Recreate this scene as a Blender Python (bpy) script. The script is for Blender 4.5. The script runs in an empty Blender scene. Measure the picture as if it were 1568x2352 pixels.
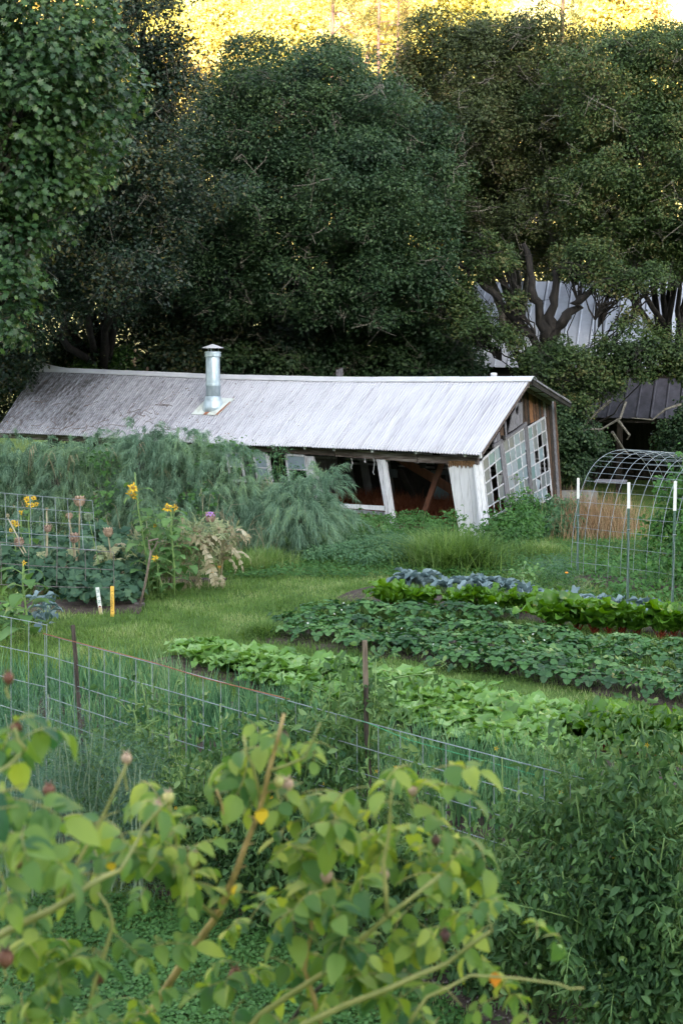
import bpy, math, random
import numpy as np
from mathutils import Vector, Matrix, Euler
R = math.radians
sc = bpy.context.scene
COL = sc.collection
# ------------------------------------------------------------ camera
F = 3400.0; CAMZ = 4.6; PITCH = R(7.0)
cd = bpy.data.cameras.new('camera'); cam = bpy.data.objects.new('camera', cd); COL.objects.link(cam)
cam.location = (0, 0, CAMZ); cam.rotation_euler = (R(90) - PITCH, 0, 0)
cd.sensor_fit = 'VERTICAL'; cd.sensor_height = 23.5; cd.sensor_width = 15.6; cd.lens = 23.5 * F / 2352
cd.clip_start = .05; cd.clip_end = 2000
cd.dof.use_dof = True; cd.dof.focus_distance = 29.0; cd.dof.aperture_fstop = 4.6; cd.dof.aperture_blades = 7
sc.camera = cam
# ------------------------------------------------------------ sky and sun
SUN_EL = R(11); SUN_AZ = R(-14)      # the sun stands low behind the viewer, a little to the left
w = bpy.data.worlds.new('World'); sc.world = w; w.use_nodes = True
wt = w.node_tree; wt.nodes.clear()
sky = wt.nodes.new('ShaderNodeTexSky'); sky.sky_type = 'NISHITA'; sky.sun_disc = False
sky.sun_elevation = SUN_EL; sky.sun_rotation = math.pi + SUN_AZ; sky.dust_density = 2.0; sky.air_density = 1.0
hs = wt.nodes.new('ShaderNodeHueSaturation'); hs.inputs['Saturation'].default_value = .42
wm = wt.nodes.new('ShaderNodeMix'); wm.data_type = 'RGBA'; wm.blend_type = 'MULTIPLY'; wm.inputs[0].default_value = 1; wm.inputs[7].default_value = (.97, .99, 1.0, 1)
bg = wt.nodes.new('ShaderNodeBackground'); bg.inputs['Strength'].default_value = .15
wo = wt.nodes.new('ShaderNodeOutputWorld')
wt.links.new(sky.outputs[0], hs.inputs['Color']); wt.links.new(hs.outputs[0], wm.inputs[6]); wt.links.new(wm.outputs[2], bg.inputs[0]); wt.links.new(bg.outputs[0], wo.inputs[0])
sd = bpy.data.lights.new('sun', 'SUN'); sun = bpy.data.objects.new('sun', sd); COL.objects.link(sun)
sd.energy = 5.0; sd.angle = R(.5); sd.color = (1.0, .84, .58)
# light travels towards +Y (away from the viewer), slightly to the right, and down
ld = Vector((math.cos(SUN_EL) * math.sin(-SUN_AZ), math.cos(SUN_EL) * math.cos(SUN_AZ), -math.sin(SUN_EL)))
sun.rotation_euler = ld.to_track_quat('-Z', 'Y').to_euler()
vs = sc.view_settings; sc.display_settings.display_device = 'sRGB'
vs.view_transform = 'Standard'; vs.look = 'None'; vs.gamma = 1; vs.use_curve_mapping = False; vs.exposure = 3.15
sc.cycles.use_denoising = True
sc.cycles.max_bounces = 6; sc.cycles.diffuse_bounces = 3; sc.cycles.transparent_max_bounces = 12
# ------------------------------------------------------------ helpers
cP, sP = math.cos(PITCH), math.sin(PITCH)
def ray(px, py):
    a = px - 784; b = 1176 - py
    return Vector((a, F * cP + b * sP, -F * sP + b * cP))
def at(px, py, Y):
    d = ray(px, py); return Vector((0, 0, CAMZ)) + d * (Y / d.y)
def gp(px, py, z=0.0):
    d = ray(px, py); return Vector((0, 0, CAMZ)) + d * ((z - CAMZ) / d.z)
def px_m(Y): return F / Y
MATS = {}
def nd(t, typ, **kw):
    n = t.nodes.new(typ)
    for k, v in kw.items(): setattr(n, k, v)
    return n
def ramp(t, stops):
    r = nd(t, 'ShaderNodeValToRGB'); cr = r.color_ramp
    while len(cr.elements) < len(stops): cr.elements.new(.5)
    for e, (p, c) in zip(cr.elements, stops): e.position = p; e.color = (*c, 1)
    return r
def leaf_mat(name, cols, rough=.5, trans=.3, spec=.4, nscale=.6, back=None, nmix=.45):
    """per-leaf colour variation + slow clump variation; light passes through the blade"""
    m = bpy.data.materials.new(name); m.use_nodes = True; t = m.node_tree; t.nodes.clear()
    out = nd(t, 'ShaderNodeOutputMaterial'); g = nd(t, 'ShaderNodeNewGeometry'); oi = nd(t, 'ShaderNodeObjectInfo')
    ad = nd(t, 'ShaderNodeMath', operation='ADD'); fr = nd(t, 'ShaderNodeMath', operation='FRACT')
    t.links.new(g.outputs['Random Per Island'], ad.inputs[0]); t.links.new(oi.outputs['Random'], ad.inputs[1]); t.links.new(ad.outputs[0], fr.inputs[0])
    no = nd(t, 'ShaderNodeTexNoise'); no.inputs['Scale'].default_value = nscale; no.inputs['Detail'].default_value = 2
    t.links.new(g.outputs['Position'], no.inputs['Vector'])
    mr = nd(t, 'ShaderNodeMapRange'); mr.inputs[1].default_value = .35; mr.inputs[2].default_value = .65
    t.links.new(no.outputs[0], mr.inputs[0])
    mx = nd(t, 'ShaderNodeMix'); mx.inputs[0].default_value = nmix
    t.links.new(fr.outputs[0], mx.inputs[2]); t.links.new(mr.outputs[0], mx.inputs[3])
    k = len(cols); r = ramp(t, [(i / (k - 1) * .9 + .05, c) for i, c in enumerate(cols)])
    t.links.new(mx.outputs[0], r.inputs[0])
    col = r.outputs[0]
    b = nd(t, 'ShaderNodeBsdfPrincipled'); b.inputs['Roughness'].default_value = rough; b.inputs['Specular IOR Level'].default_value = spec * .62
    t.links.new(col, b.inputs['Base Color'])
    tr = nd(t, 'ShaderNodeBsdfTranslucent'); hv = nd(t, 'ShaderNodeHueSaturation'); hv.inputs['Hue'].default_value = .485; hv.inputs['Saturation'].default_value = 1.15; hv.inputs['Value'].default_value = 1.5
    t.links.new(col, hv.inputs['Color']); t.links.new(hv.outputs[0], tr.inputs['Color'])
    ms = nd(t, 'ShaderNodeMixShader'); ms.inputs[0].default_value = trans
    t.links.new(b.outputs[0], ms.inputs[1]); t.links.new(tr.outputs[0], ms.inputs[2]); t.links.new(ms.outputs[0], out.inputs[0])
    return m
def noise_mat(name, cols, scale=4, rough=.8, stretch=(1, 1, 1), detail=5, bump=.0, bdist=.01, spec=.3, metal=0, coord='Object', distort=0, rnd=0.0, lo=.3, hi=.7, extra=None):
    m = bpy.data.materials.new(name); m.use_nodes = True; t = m.node_tree
    b = t.nodes['Principled BSDF']; tc = nd(t, 'ShaderNodeTexCoord'); mp = nd(t, 'ShaderNodeMapping'); mp.inputs['Scale'].default_value = stretch
    oi = nd(t, 'ShaderNodeObjectInfo')
    if rnd:
        va = nd(t, 'ShaderNodeVectorMath', operation='SCALE'); cb = nd(t, 'ShaderNodeCombineXYZ')
        for i in range(3): t.links.new(oi.outputs['Random'], cb.inputs[i])
        va.inputs['Scale'].default_value = 50; t.links.new(cb.outputs[0], va.inputs[0]); t.links.new(va.outputs[0], mp.inputs['Location'])
    t.links.new(tc.outputs[coord], mp.inputs['Vector'])
    no = nd(t, 'ShaderNodeTexNoise'); no.inputs['Scale'].default_value = scale; no.inputs['Detail'].default_value = detail; no.inputs['Distortion'].default_value = distort
    no.inputs['Roughness'].default_value = .65
    t.links.new(mp.outputs[0], no.inputs['Vector'])
    mr = nd(t, 'ShaderNodeMapRange'); mr.inputs[1].default_value = lo; mr.inputs[2].default_value = hi; t.links.new(no.outputs[0], mr.inputs[0])
    src = mr.outputs[0]
    if rnd:
        ma = nd(t, 'ShaderNodeMath', operation='MULTIPLY_ADD'); ma.inputs[1].default_value = rnd; ma.inputs[2].default_value = -rnd / 2
        t.links.new(oi.outputs['Random'], ma.inputs[0]); a2 = nd(t, 'ShaderNodeMath', operation='ADD'); a2.use_clamp = True
        t.links.new(ma.outputs[0], a2.inputs[0]); t.links.new(src, a2.inputs[1]); src = a2.outputs[0]
    k = len(cols); r = ramp(t, [(i / max(1, k - 1), c) for i, c in enumerate(cols)]); t.links.new(src, r.inputs[0])
    t.links.new(r.outputs[0], b.inputs['Base Color'])
    b.inputs['Roughness'].default_value = rough; b.inputs['Specular IOR Level'].default_value = spec; b.inputs['Metallic'].default_value = metal
    if bump:
        bu = nd(t, 'ShaderNodeBump'); bu.inputs['Strength'].default_value = bump; bu.inputs['Distance'].default_value = bdist
        t.links.new(no.outputs[0], bu.inputs['Height']); t.links.new(bu.outputs[0], b.inputs['Normal'])
    return m
def plain(name, c, rough=.6, metal=0, spec=.4):
    return noise_mat(name, [tuple(x * .8 for x in c), c], 9, rough, metal=metal, spec=spec)

def mesh_np(name, V, faces):
    """faces: list of int arrays (n,k)"""
    me = bpy.data.meshes.new(name); V = np.asarray(V, dtype=np.float32).reshape(-1, 3)
    faces = [np.asarray(f, dtype=np.int32) for f in faces if len(f)]
    nl = sum(f.size for f in faces); nf = sum(len(f) for f in faces)
    me.vertices.add(len(V)); me.loops.add(nl); me.polygons.add(nf)
    me.vertices.foreach_set('co', V.ravel())
    me.loops.foreach_set('vertex_index', np.concatenate([f.ravel() for f in faces]))
    ls = []; o = 0
    for f in faces:
        ls.append(o + np.arange(len(f)) * f.shape[1]); o += f.size
    me.polygons.foreach_set('loop_start', np.concatenate(ls).astype(np.int32))
    me.update(calc_edges=True); return me
def link(name, data, mat=None, parent=None, loc=None, rot=None, scale=None):
    o = bpy.data.objects.new(name, data); COL.objects.link(o)
    if mat is not None and data is not None and len(data.materials) == 0: data.materials.append(mat)
    if parent: o.parent = parent
    if loc is not None: o.location = loc
    if rot is not None: o.rotation_euler = rot
    if scale is not None: o.scale = scale if hasattr(scale, '__len__') else (scale,) * 3
    return o
def empty(name, loc=(0, 0, 0), rz=0):
    o = bpy.data.objects.new(name, None); COL.objects.link(o); o.location = loc; o.rotation_euler = (0, 0, rz); o.empty_display_size = .1; return o
def tag(o, label=None, cat=None, group=None, kind=None):
    if label: o['label'] = label
    if cat: o['category'] = cat
    if group: o['group'] = group
    if kind: o['kind'] = kind
    return o
class MB:
    """small python mesh collector (mixed faces)"""
    def __init__(s): s.v = []; s.f = []
    def add(s, vs, fs):
        o = len(s.v); s.v += [tuple(v) for v in vs]; s.f += [tuple(i + o for i in f) for f in fs]; return s
    def box(s, lo, hi, fn=None):
        vs = [(x, y, z) for z in (lo[2], hi[2]) for y in (lo[1], hi[1]) for x in (lo[0], hi[0])]
        if fn: vs = [fn(*v) for v in vs]
        return s.add(vs, [(0, 2, 3, 1), (4, 5, 7, 6), (0, 1, 5, 4), (1, 3, 7, 5), (3, 2, 6, 7), (2, 0, 4, 6)])
    def bar(s, a, b, w, h, up=(0, 0, 1)):
        a = Vector(a); b = Vector(b); d = (b - a).normalized(); u = Vector(up); r = d.cross(u)
        if r.length < 1e-3: r = d.cross(Vector((1, 0, 0)))
        r.normalize(); u = r.cross(d).normalized(); r *= w / 2; u *= h / 2
        vs = [p + i * r + j * u for p in (a, b) for i, j in ((-1, -1), (1, -1), (1, 1), (-1, 1))]
        return s.add(vs, [(3, 2, 1, 0), (4, 5, 6, 7), (0, 1, 5, 4), (1, 2, 6, 5), (2, 3, 7, 6), (3, 0, 4, 7)])
    def tube(s, pts, r0, r1=None, n=5, cap=True):
        pts = [Vector(p) for p in pts]; r1 = r0 if r1 is None else r1; L = len(pts); o = len(s.v)
        ref = Vector((.31, .17, .93))
        for i, p in enumerate(pts):
            d = (pts[min(i + 1, L - 1)] - pts[max(i - 1, 0)]).normalized()
            a = d.cross(ref); a = a.normalized() if a.length > .05 else d.cross(Vector((1, 0, 0))).normalized(); b = d.cross(a)
            rr = (r0 + (r1 - r0) * i / max(1, L - 1)) if not callable(r0) else r0(i / (L - 1))
            for k in range(n):
                t = 2 * math.pi * k / n; q = p + (a * math.cos(t) + b * math.sin(t)) * rr; s.v.append(tuple(q))
        for i in range(L - 1):
            for k in range(n):
                k2 = (k + 1) % n; s.f.append((o + i * n + k, o + i * n + k2, o + (i + 1) * n + k2, o + (i + 1) * n + k))
        if cap and n > 2:
            s.f.append(tuple(o + k for k in range(n))[::-1]); s.f.append(tuple(o + (L - 1) * n + k for k in range(n)))
        return s
    def lathe(s, prof, c=(0, 0, 0), n=16, cap=True):
        o = len(s.v)
        for r, z in prof:
            for k in range(n):
                t = 2 * math.pi * k / n; s.v.append((c[0] + r * math.cos(t), c[1] + r * math.sin(t), c[2] + z))
        for i in range(len(prof) - 1):
            for k in range(n):
                k2 = (k + 1) % n; s.f.append((o + i * n + k, o + i * n + k2, o + (i + 1) * n + k2, o + (i + 1) * n + k))
        if cap:
            s.f.append(tuple(o + k for k in range(n))[::-1]); s.f.append(tuple(o + (len(prof) - 1) * n + k for k in range(n)))
        return s
    def mesh(s, name, smooth=False):
        me = bpy.data.meshes.new(name); me.from_pydata(s.v, [], s.f); me.update()
        if smooth: me.polygons.foreach_set('use_smooth', [True] * len(me.polygons))
        return me
    def build(s, name, mat, parent=None, smooth=False, **kw): return link(name, s.mesh(name, smooth), mat, parent, **kw)
def nrm(a): return a / np.maximum(np.linalg.norm(a, axis=-1, keepdims=True), 1e-9)
def frames(D, N, S):
    """matrices (n,3,3) with columns side, length axis, normal scaled by S (n,) or (n,3)"""
    D = nrm(D); X = nrm(np.cross(D, N)); Z = np.cross(X, D); S = np.asarray(S, dtype=float)
    if S.ndim == 1: S = np.stack([S, S, S], 1)
    return np.stack([X * S[:, :1], D * S[:, 1:2], Z * S[:, 2:3]], axis=2)
def scatter(protoV, protoF, M, L):
    V = np.einsum('nij,vj->nvi', M, protoV) + L[:, None, :]; nv = len(protoV); n = len(L)
    return V.reshape(-1, 3), [(f[None] + (np.arange(n) * nv)[:, None, None]).reshape(-1, f.shape[1]) for f in protoF]
def merge(parts):
    Vs, Fs, o = [], [], 0
    for V, F_ in parts:
        Vs.append(V); Fs += [f + o for f in F_]; o += len(V)
    return np.concatenate(Vs), Fs
A = np.array
KITE = (A([[0, 0, 0], [.5, .5, .1], [0, 1, -.05], [-.5, .5, .1]], float), [A([[0, 1, 2, 3]])])
LEAF6 = (A([[0, 0, 0], [.36, .3, .1], [.4, .62, .08], [0, 1, -.12], [-.4, .62, .08], [-.36, .3, .1], [0, .5, 0]], float), [A([[0, 1, 6], [1, 2, 6], [2, 3, 6], [3, 4, 6], [4, 5, 6], [5, 0, 6]])])
_lob = [(0, 0), (.12, .18), (.42, .12), (.3, .32), (.62, .48), (.3, .52), (.42, .8), (.14, .72), (0, 1.05), (-.14, .72), (-.42, .8), (-.3, .52), (-.62, .48), (-.3, .32), (-.42, .12), (-.12, .18)]
LOBED = (A([[x, y, .22 * abs(x) - .15 * y * y] for x, y in _lob] + [[0, .45, -.03]], float), [A([[i, (i + 1) % 16, 16] for i in range(16)])])
def rnds(n, rg): return nrm(rg.normal(size=(n, 3)))
def fit(me, mat, smooth=False):
    me.materials.append(mat); return me
def poly_sample(poly, n, rg):
    """n random points inside polygon"""
    P = A(poly, float); lo, hi = P.min(0), P.max(0); out = np.zeros((0, 2))
    while len(out) < n:
        q = lo + rg.random((n * 3, 2)) * (hi - lo); x, y = q[:, 0], q[:, 1]; ins = np.zeros(len(q), bool)
        for i in range(len(P)):
            x1, y1 = P[i]; x2, y2 = P[(i + 1) % len(P)]
            c = ((y1 > y) != (y2 > y)) & (x < (x2 - x1) * (y - y1) / (y2 - y1 + 1e-12) + x1); ins ^= c
        out = np.concatenate([out, q[ins]])
    return out[:n]
def vnoise(x, y, s=1.0, seed=0):
    x = np.asarray(x, float) / s; y = np.asarray(y, float) / s
    def h(i, j): return np.modf(np.abs(np.sin(i * 127.1 + j * 311.7 + seed * 74.7) * 43758.5453))[0]
    i = np.floor(x); j = np.floor(y); u = x - i; v = y - j; u = u * u * (3 - 2 * u); v = v * v * (3 - 2 * v)
    return (h(i, j) * (1 - u) + h(i + 1, j) * u) * (1 - v) + (h(i, j + 1) * (1 - u) + h(i + 1, j + 1) * u) * v
# ------------------------------------------------------------ terrain: garden flat, bank under the viewer, unseen ridge behind raised to shade the garden, hillside beyond
def ground_z(x, y):
    x = np.asarray(x, float); y = np.asarray(y, float)
    z = np.zeros_like(x + y)
    bank = np.interp(y, [0.3, 1, 3, 5, 7, 8.5], [3.0, 2.9, 2.1, 1.1, .3, 0]); z = np.where(y < 8.5, bank, z)
    hill = np.interp(y, [66, 74, 88, 110, 160, 230, 330], [0, 1.5, 9, 24, 58, 108, 165]); z = np.where(y > 66, hill, z)
    back = np.interp(-y, [14, 24, 62, 90, 140, 220], [3.0, 5, 37.5, 38, 30, 10]); z = np.where(y < -14, back, z)
    amp = np.clip((np.abs(y - 25) - 48) / 60, 0, 1)
    z = z + amp * (6 * (vnoise(x, y, 38, 3) - .5) + 2 * (vnoise(x, y, 11, 5) - .5)) + .05 * (vnoise(x, y, 2.1, 9) - .5) * np.clip((y - 8) / 4, 0, 1)
    return z
def axis(segs):
    out = []
    for a, b, s in segs: out += list(np.arange(a, b, s))
    return np.array(out + [segs[-1][1]])
gx = axis([(-260, -60, 10), (-60, -14, 3), (-14, 14, .5), (14, 60, 3), (60, 260, 10)]); gy = axis([(-230, -80, 10), (-80, -2, 4), (-2, 46, .5), (46, 120, 2.5), (120, 340, 8)])
GX, GY = np.meshgrid(gx, gy); GZ = ground_z(GX, GY)
nx, ny = len(gx), len(gy); ii = np.arange(nx * ny).reshape(ny, nx)
me = mesh_np('ground', np.stack([GX, GY, GZ], -1).reshape(-1, 3), [np.stack([ii[:-1, :-1], ii[:-1, 1:], ii[1:, 1:], ii[1:, :-1]], -1).reshape(-1, 4)])
m = bpy.data.materials.new('terrain'); m.use_nodes = True; t = m.node_tree; b = t.nodes['Principled BSDF']
g = nd(t, 'ShaderNodeNewGeometry'); sx = nd(t, 'ShaderNodeSeparateXYZ'); t.links.new(g.outputs['Position'], sx.inputs[0])
n1 = nd(t, 'ShaderNodeTexNoise'); n1.inputs['Scale'].default_value = 1.3; n1.inputs['Detail'].default_value = 8; n1.inputs['Roughness'].default_value = .7; t.links.new(g.outputs['Position'], n1.inputs['Vector'])
r1 = ramp(t, [(.3, (.040, .075, .02)), (.5, (.07, .12, .03)), (.62, (.10, .15, .04)), (.78, (.13, .12, .06))]); t.links.new(n1.outputs[0], r1.inputs[0])
n2 = nd(t, 'ShaderNodeTexNoise'); n2.inputs['Scale'].default_value = .16; n2.inputs['Detail'].default_value = 9; n2.inputs['Roughness'].default_value = .7; t.links.new(g.outputs['Position'], n2.inputs['Vector'])
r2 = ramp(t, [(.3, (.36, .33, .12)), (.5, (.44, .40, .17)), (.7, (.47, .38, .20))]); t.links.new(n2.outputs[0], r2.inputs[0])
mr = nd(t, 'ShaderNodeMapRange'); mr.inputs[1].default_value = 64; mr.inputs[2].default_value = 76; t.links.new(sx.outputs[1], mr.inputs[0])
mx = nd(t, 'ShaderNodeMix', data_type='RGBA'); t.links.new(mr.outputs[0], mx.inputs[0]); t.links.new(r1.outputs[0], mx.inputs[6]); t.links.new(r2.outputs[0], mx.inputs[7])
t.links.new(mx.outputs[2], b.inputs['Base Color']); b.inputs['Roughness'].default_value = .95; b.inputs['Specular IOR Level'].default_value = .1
bu = nd(t, 'ShaderNodeBump'); bu.inputs['Strength'].default_value = .6; bu.inputs['Distance'].default_value = .05; t.links.new(n1.outputs[0], bu.inputs['Height']); t.links.new(bu.outputs[0], b.inputs['Normal'])
me.polygons.foreach_set('use_smooth', [True] * len(me.polygons))
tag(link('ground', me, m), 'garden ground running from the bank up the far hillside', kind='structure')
def gz(x, y): return float(ground_z(x, y))

# ------------------------------------------------------------ materials for trees
M_OAKN = leaf_mat('leaf_oak_near', [(0.015, 0.038, 0.019), (0.027, 0.064, 0.025), (0.047, 0.098, 0.030), (0.076, 0.128, 0.030)], rough=.38, trans=.25, spec=.55, nscale=1.2)
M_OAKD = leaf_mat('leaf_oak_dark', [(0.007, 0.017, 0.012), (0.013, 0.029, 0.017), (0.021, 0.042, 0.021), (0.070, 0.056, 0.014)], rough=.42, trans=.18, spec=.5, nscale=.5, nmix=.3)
M_OAKC = leaf_mat('leaf_oak_green', [(0.012, 0.029, 0.015), (0.023, 0.050, 0.023), (0.035, 0.068, 0.027), (0.058, 0.095, 0.034)], rough=.5, trans=.25, spec=.4, nscale=.7)
M_OAKO = leaf_mat('leaf_oak_olive', [(0.022, 0.030, 0.013), (0.036, 0.052, 0.019), (0.052, 0.069, 0.024), (0.094, 0.079, 0.036)], rough=.5, trans=.28, spec=.35, nscale=.8)
M_OAKF = leaf_mat('leaf_oak_fresh', [(0.021, 0.041, 0.016), (0.037, 0.067, 0.023), (0.064, 0.098, 0.031), (0.123, 0.107, 0.041)], rough=.5, trans=.3, spec=.4, nscale=.9)
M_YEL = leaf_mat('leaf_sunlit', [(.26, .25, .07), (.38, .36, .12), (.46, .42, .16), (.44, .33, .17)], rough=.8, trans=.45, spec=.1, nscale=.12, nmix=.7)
M_NEED = leaf_mat('needles', [(.04, .045, .014), (.08, .075, .02), (.13, .09, .035)], rough=.6, trans=.2, nscale=.4)
M_SHRUB = leaf_mat('leaf_shrub', [(.025, .06, .02), (.05, .105, .03), (.09, .17, .04)], rough=.5, trans=.3, nscale=1.5)
M_BARK = noise_mat('bark_dark', [(.004, .003, .003), (.011, .009, .008), (.03, .025, .022)], 9, .9, stretch=(1, 1, .25), bump=.8, bdist=.03)
M_LICH = noise_mat('bark_lichen', [(.04, .034, .03), (.10, .09, .075), (.19, .18, .15)], 14, .95, bump=.5, bdist=.01)
M_PINE = noise_mat('bark_pine', [(.05, .03, .028), (.12, .07, .06)], 6, .9, stretch=(1, 1, .2))

def crown_mesh(lobes, nleaf, lsize, seed, proto=KITE, rc=.5, aspect=.6, flat=.72, front=.68, droop=.15, outer=.62, frac=7):
    """foliage as small leaves in clumps on the shell of several lobes; returns mesh and the clump centres"""
    rg = np.random.default_rng(seed)
    if frac:
        ex = []
        for l in lobes:
            for _ in range(frac):
                d = rnds(1, rg)[0]; d[2] = d[2] * .8 + .1; rr = l[3] * rg.uniform(.2, .46); ex.append(tuple(A(l[:3]) + d * l[3] * rg.uniform(.7, 1.18)) + (rr, rg.uniform(.7, 1)))
        lobes = [tuple(l[:3]) + (l[3] * .9,) + tuple(l[4:]) for l in lobes] + ex
    C = A([l[:3] for l in lobes], float); Rr = A([l[3] for l in lobes], float)
    fl = A([l[4] if len(l) > 4 else .85 for l in lobes], float)
    wgt = Rr ** 1.8; wgt /= wgt.sum()
    ncl = int(max(20, 4 * math.pi * (Rr ** 2).sum() / (rc * rc * 1.15)))
    k = rg.choice(len(lobes), ncl, p=wgt); d = rnds(ncl, rg)
    fm = rg.random(ncl) < front; d[:, 1] = np.where(fm & (d[:, 1] > 0), -d[:, 1], d[:, 1])
    lump = .86 + .26 * vnoise(d[:, 0] * 3 + k * 7, d[:, 2] * 3, .8, seed)
    rad = (outer + (1.02 - outer) * rg.random(ncl) ** .45) * lump
    rad = np.where(rg.random(ncl) < .07, rad * rg.uniform(1.05, 1.25, ncl), rad)
    P = C[k] + d * (Rr[k] * rad)[:, None] * np.stack([np.ones(ncl), np.ones(ncl), fl[k]], 1)
    # drop clumps buried deep in another lobe
    dist = np.stack([np.linalg.norm((P - C[i]) / A([1, 1, fl[i]]), axis=1) / Rr[i] for i in range(len(lobes))], 1)
    dist[np.arange(ncl), k] = 9
    keep = dist.min(1) > .55; P, d, k = P[keep], d[keep], k[keep]; ncl = len(P)
    rcs = rc * rg.uniform(.42, 1.4, ncl)
    q = rcs ** 2; idx = rg.choice(ncl, nleaf, p=q / q.sum())
    e = nrm(rg.normal(size=(nleaf, 3)) + .75 * d[idx] + A([0, 0, .35]))
    rr = rg.random(nleaf) ** .5
    L = P[idx] + e * (rcs[idx] * rr)[:, None] * A([1, 1, flat])
    N = nrm(.7 * e + .5 * rnds(nleaf, rg) + A([0, -.12, .45]))
    D = nrm(np.cross(N, rnds(nleaf, rg)) + .5 * e + A([0, 0, -droop]))
    S = lsize * rg.uniform(.6, 1.35, nleaf); SS = np.stack([S * aspect * (1.0 if proto is KITE else 1), S, S], 1)
    return mesh_np('crown', *scatter(proto[0], proto[1], frames(D, N, SS), L)), P
def wob(a, b, n, amp, rg):
    a = A(a, float); b = A(b, float); t = np.linspace(0, 1, n)[:, None]
    o = rg.normal(size=(n, 3)) * amp; o[0] = 0; o[-1] = 0
    p = a + (b - a) * t + o * np.sin(t * math.pi); p[:, 2] += .12 * np.linalg.norm(b - a) * np.sin(t[:, 0] * math.pi) * .5
    return [Vector(x) for x in p]
def tree(name, label, cat, lobes, base, nleaf, lsize, mat, seed, trunk_r=.22, fork=.35, bark=M_BARK, twigs=0, group=None, limbs=None, tw_mat=None, lk=.45, **kw):
    rg = np.random.default_rng(seed + 1000); root = empty(name, (base[0], base[1], gz(base[0], base[1])))
    tag(root, label, cat, group)
    bz = root.location.z; o = A([base[0], base[1], bz])
    me, P = crown_mesh([(l[0] - o[0], l[1] - o[1], l[2] - o[2]) + tuple(l[3:]) for l in lobes], nleaf, lsize, seed, **kw)
    link('crown', me, mat, root)
    C = A([l[:3] for l in lobes]) - o; top = C[:, 2].mean() * fork + .0
    fk = A([C[:, 0].mean() * .35, C[:, 1].mean() * .35, max(.6, top)])
    mb = MB(); mb.tube(wob((0, 0, -.2), fk, 6, .08, rg), trunk_r * 1.1, trunk_r * .7, 8); mb.build('trunk', bark, root, smooth=True)
    lm = MB(); bn = MB()
    for i, c in enumerate(C):
        pts = wob(fk, c, 7, .18, rg); lm.tube(pts, trunk_r * lk, trunk_r * lk * .3, 6)
        near = P[np.argsort(np.linalg.norm(P - c, axis=1) + rg.random(len(P)))[:14]]
        for q in near: bn.tube(wob(pts[4], q, 5, .12, rg), trunk_r * .18, .012, 3, cap=False)
    if limbs:
        for pts in limbs:
            q = []
            for a_, b_ in zip(pts[:-1], pts[1:]):
                for i in range(4): q.append(Vector(a_[:3]).lerp(Vector(b_[:3]), i / 4) - Vector(o) + Vector(tuple(rg.normal(size=3) * .045)) * (i > 0))
            q.append(Vector(pts[-1][:3]) - Vector(o)); r_0, r_1 = pts[0][3], pts[-1][3]; ph = rg.uniform(0, 6); lm.tube(q, lambda t, a=r_0, b=r_1, c=ph: (a + (b - a) * t) * (.85 + .14 * math.sin(t * 19 + c)), None, 8)
    lm.build('limb', bark, root, smooth=True)
    if twigs:
        tw = MB(); sel = P[rg.choice(len(P), twigs)]
        for q in sel:
            q = q + A([0, -.25, 0]); dr = nrm(rg.normal(size=3) * A([1, .5, .6]) + A([0, 0, -.3])); L = rg.uniform(.4, 1.1)
            mid = q + dr * L * .5 + rg.normal(size=3) * .1; tw.tube([q, q + dr * L * .3 + rg.normal(size=3) * .05, mid, q + dr * L + rg.normal(size=3) * .12], .016, .007, 3, cap=False)
            for _ in range(2): tw.tube([mid, mid + rg.normal(size=3) * .14, mid + rg.normal(size=3) * .26], .01, .005, 3, cap=False)
        tw.build('twig', tw_mat or M_LICH, root)['kind'] = 'stuff'
    b2 = bn.build('branch', tw_mat or M_LICH, root); b2['kind'] = 'stuff'
    return root
def lb(px, py, Y, r, f=.9):
    p = at(px, py, Y); return (p.x, p.y, p.z, r, f)

tree('oak_tree', 'dark glossy oak with lobed leaves hanging in from the top left corner', 'tree',
     [lb(110, 40, 27, 1.15), lb(60, 210, 26.5, 1.25), lb(190, 330, 27.5, .85), lb(20, 380, 26.8, 1.15), lb(110, 470, 27.2, .75), lb(20, 560, 27, .8), lb(-20, 680, 26.5, .75), lb(-160, 250, 27, 2.2), lb(-160, 560, 27.5, 1.3), lb(-60, 100, 28, 1.6), lb(170, 150, 28, .7)],
     (-8.6, 28), 38000, .115, M_OAKN, 11, trunk_r=.3, proto=LOBED, rc=.42, aspect=1.0, droop=.45, front=.6)
tree('oak_tree', 'tall near-black oak with bright gaps near its top, behind the lobed oak', 'tree',
     [lb(330, 70, 36, 1.0), lb(290, 190, 36.5, 1.2), lb(390, 170, 37, .55), lb(250, -60, 36, 1.7), lb(330, 330, 37, 1.35), lb(240, 430, 36.5, 1.5), lb(350, 480, 37.5, 1.5), lb(150, 560, 37, 1.6), lb(280, 620, 37, 1.5), lb(60, 680, 37, 1.4), lb(-60, 500, 38, 2.2), lb(140, 300, 38, 2.0)],
     (-7.6, 47.5), 105000, .098, M_OAKD, 12, trunk_r=.3, twigs=120, rc=.45)
tree('oak_tree', 'broad domed green oak in the middle, behind the metal chimney pipe', 'tree',
     [lb(650, 300, 42, 2.0), lb(560, 300, 41.5, 1.5), lb(740, 250, 42, 1.6), lb(860, 320, 41.8, 1.7), lb(960, 430, 41.5, 1.35), lb(800, 470, 41, 2.1), lb(620, 480, 41.3, 1.9), lb(960, 570, 41.2, 1.2), lb(720, 620, 41.5, 1.9), lb(890, 650, 41.3, 1.5), lb(520, 620, 42, 1.7), lb(480, 440, 42.5, 1.3), lb(1010, 700, 41.5, .9)],
     (-.9, 48.5), 165000, .098, M_OAKC, 13, trunk_r=.3, twigs=260, rc=.42)
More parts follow.
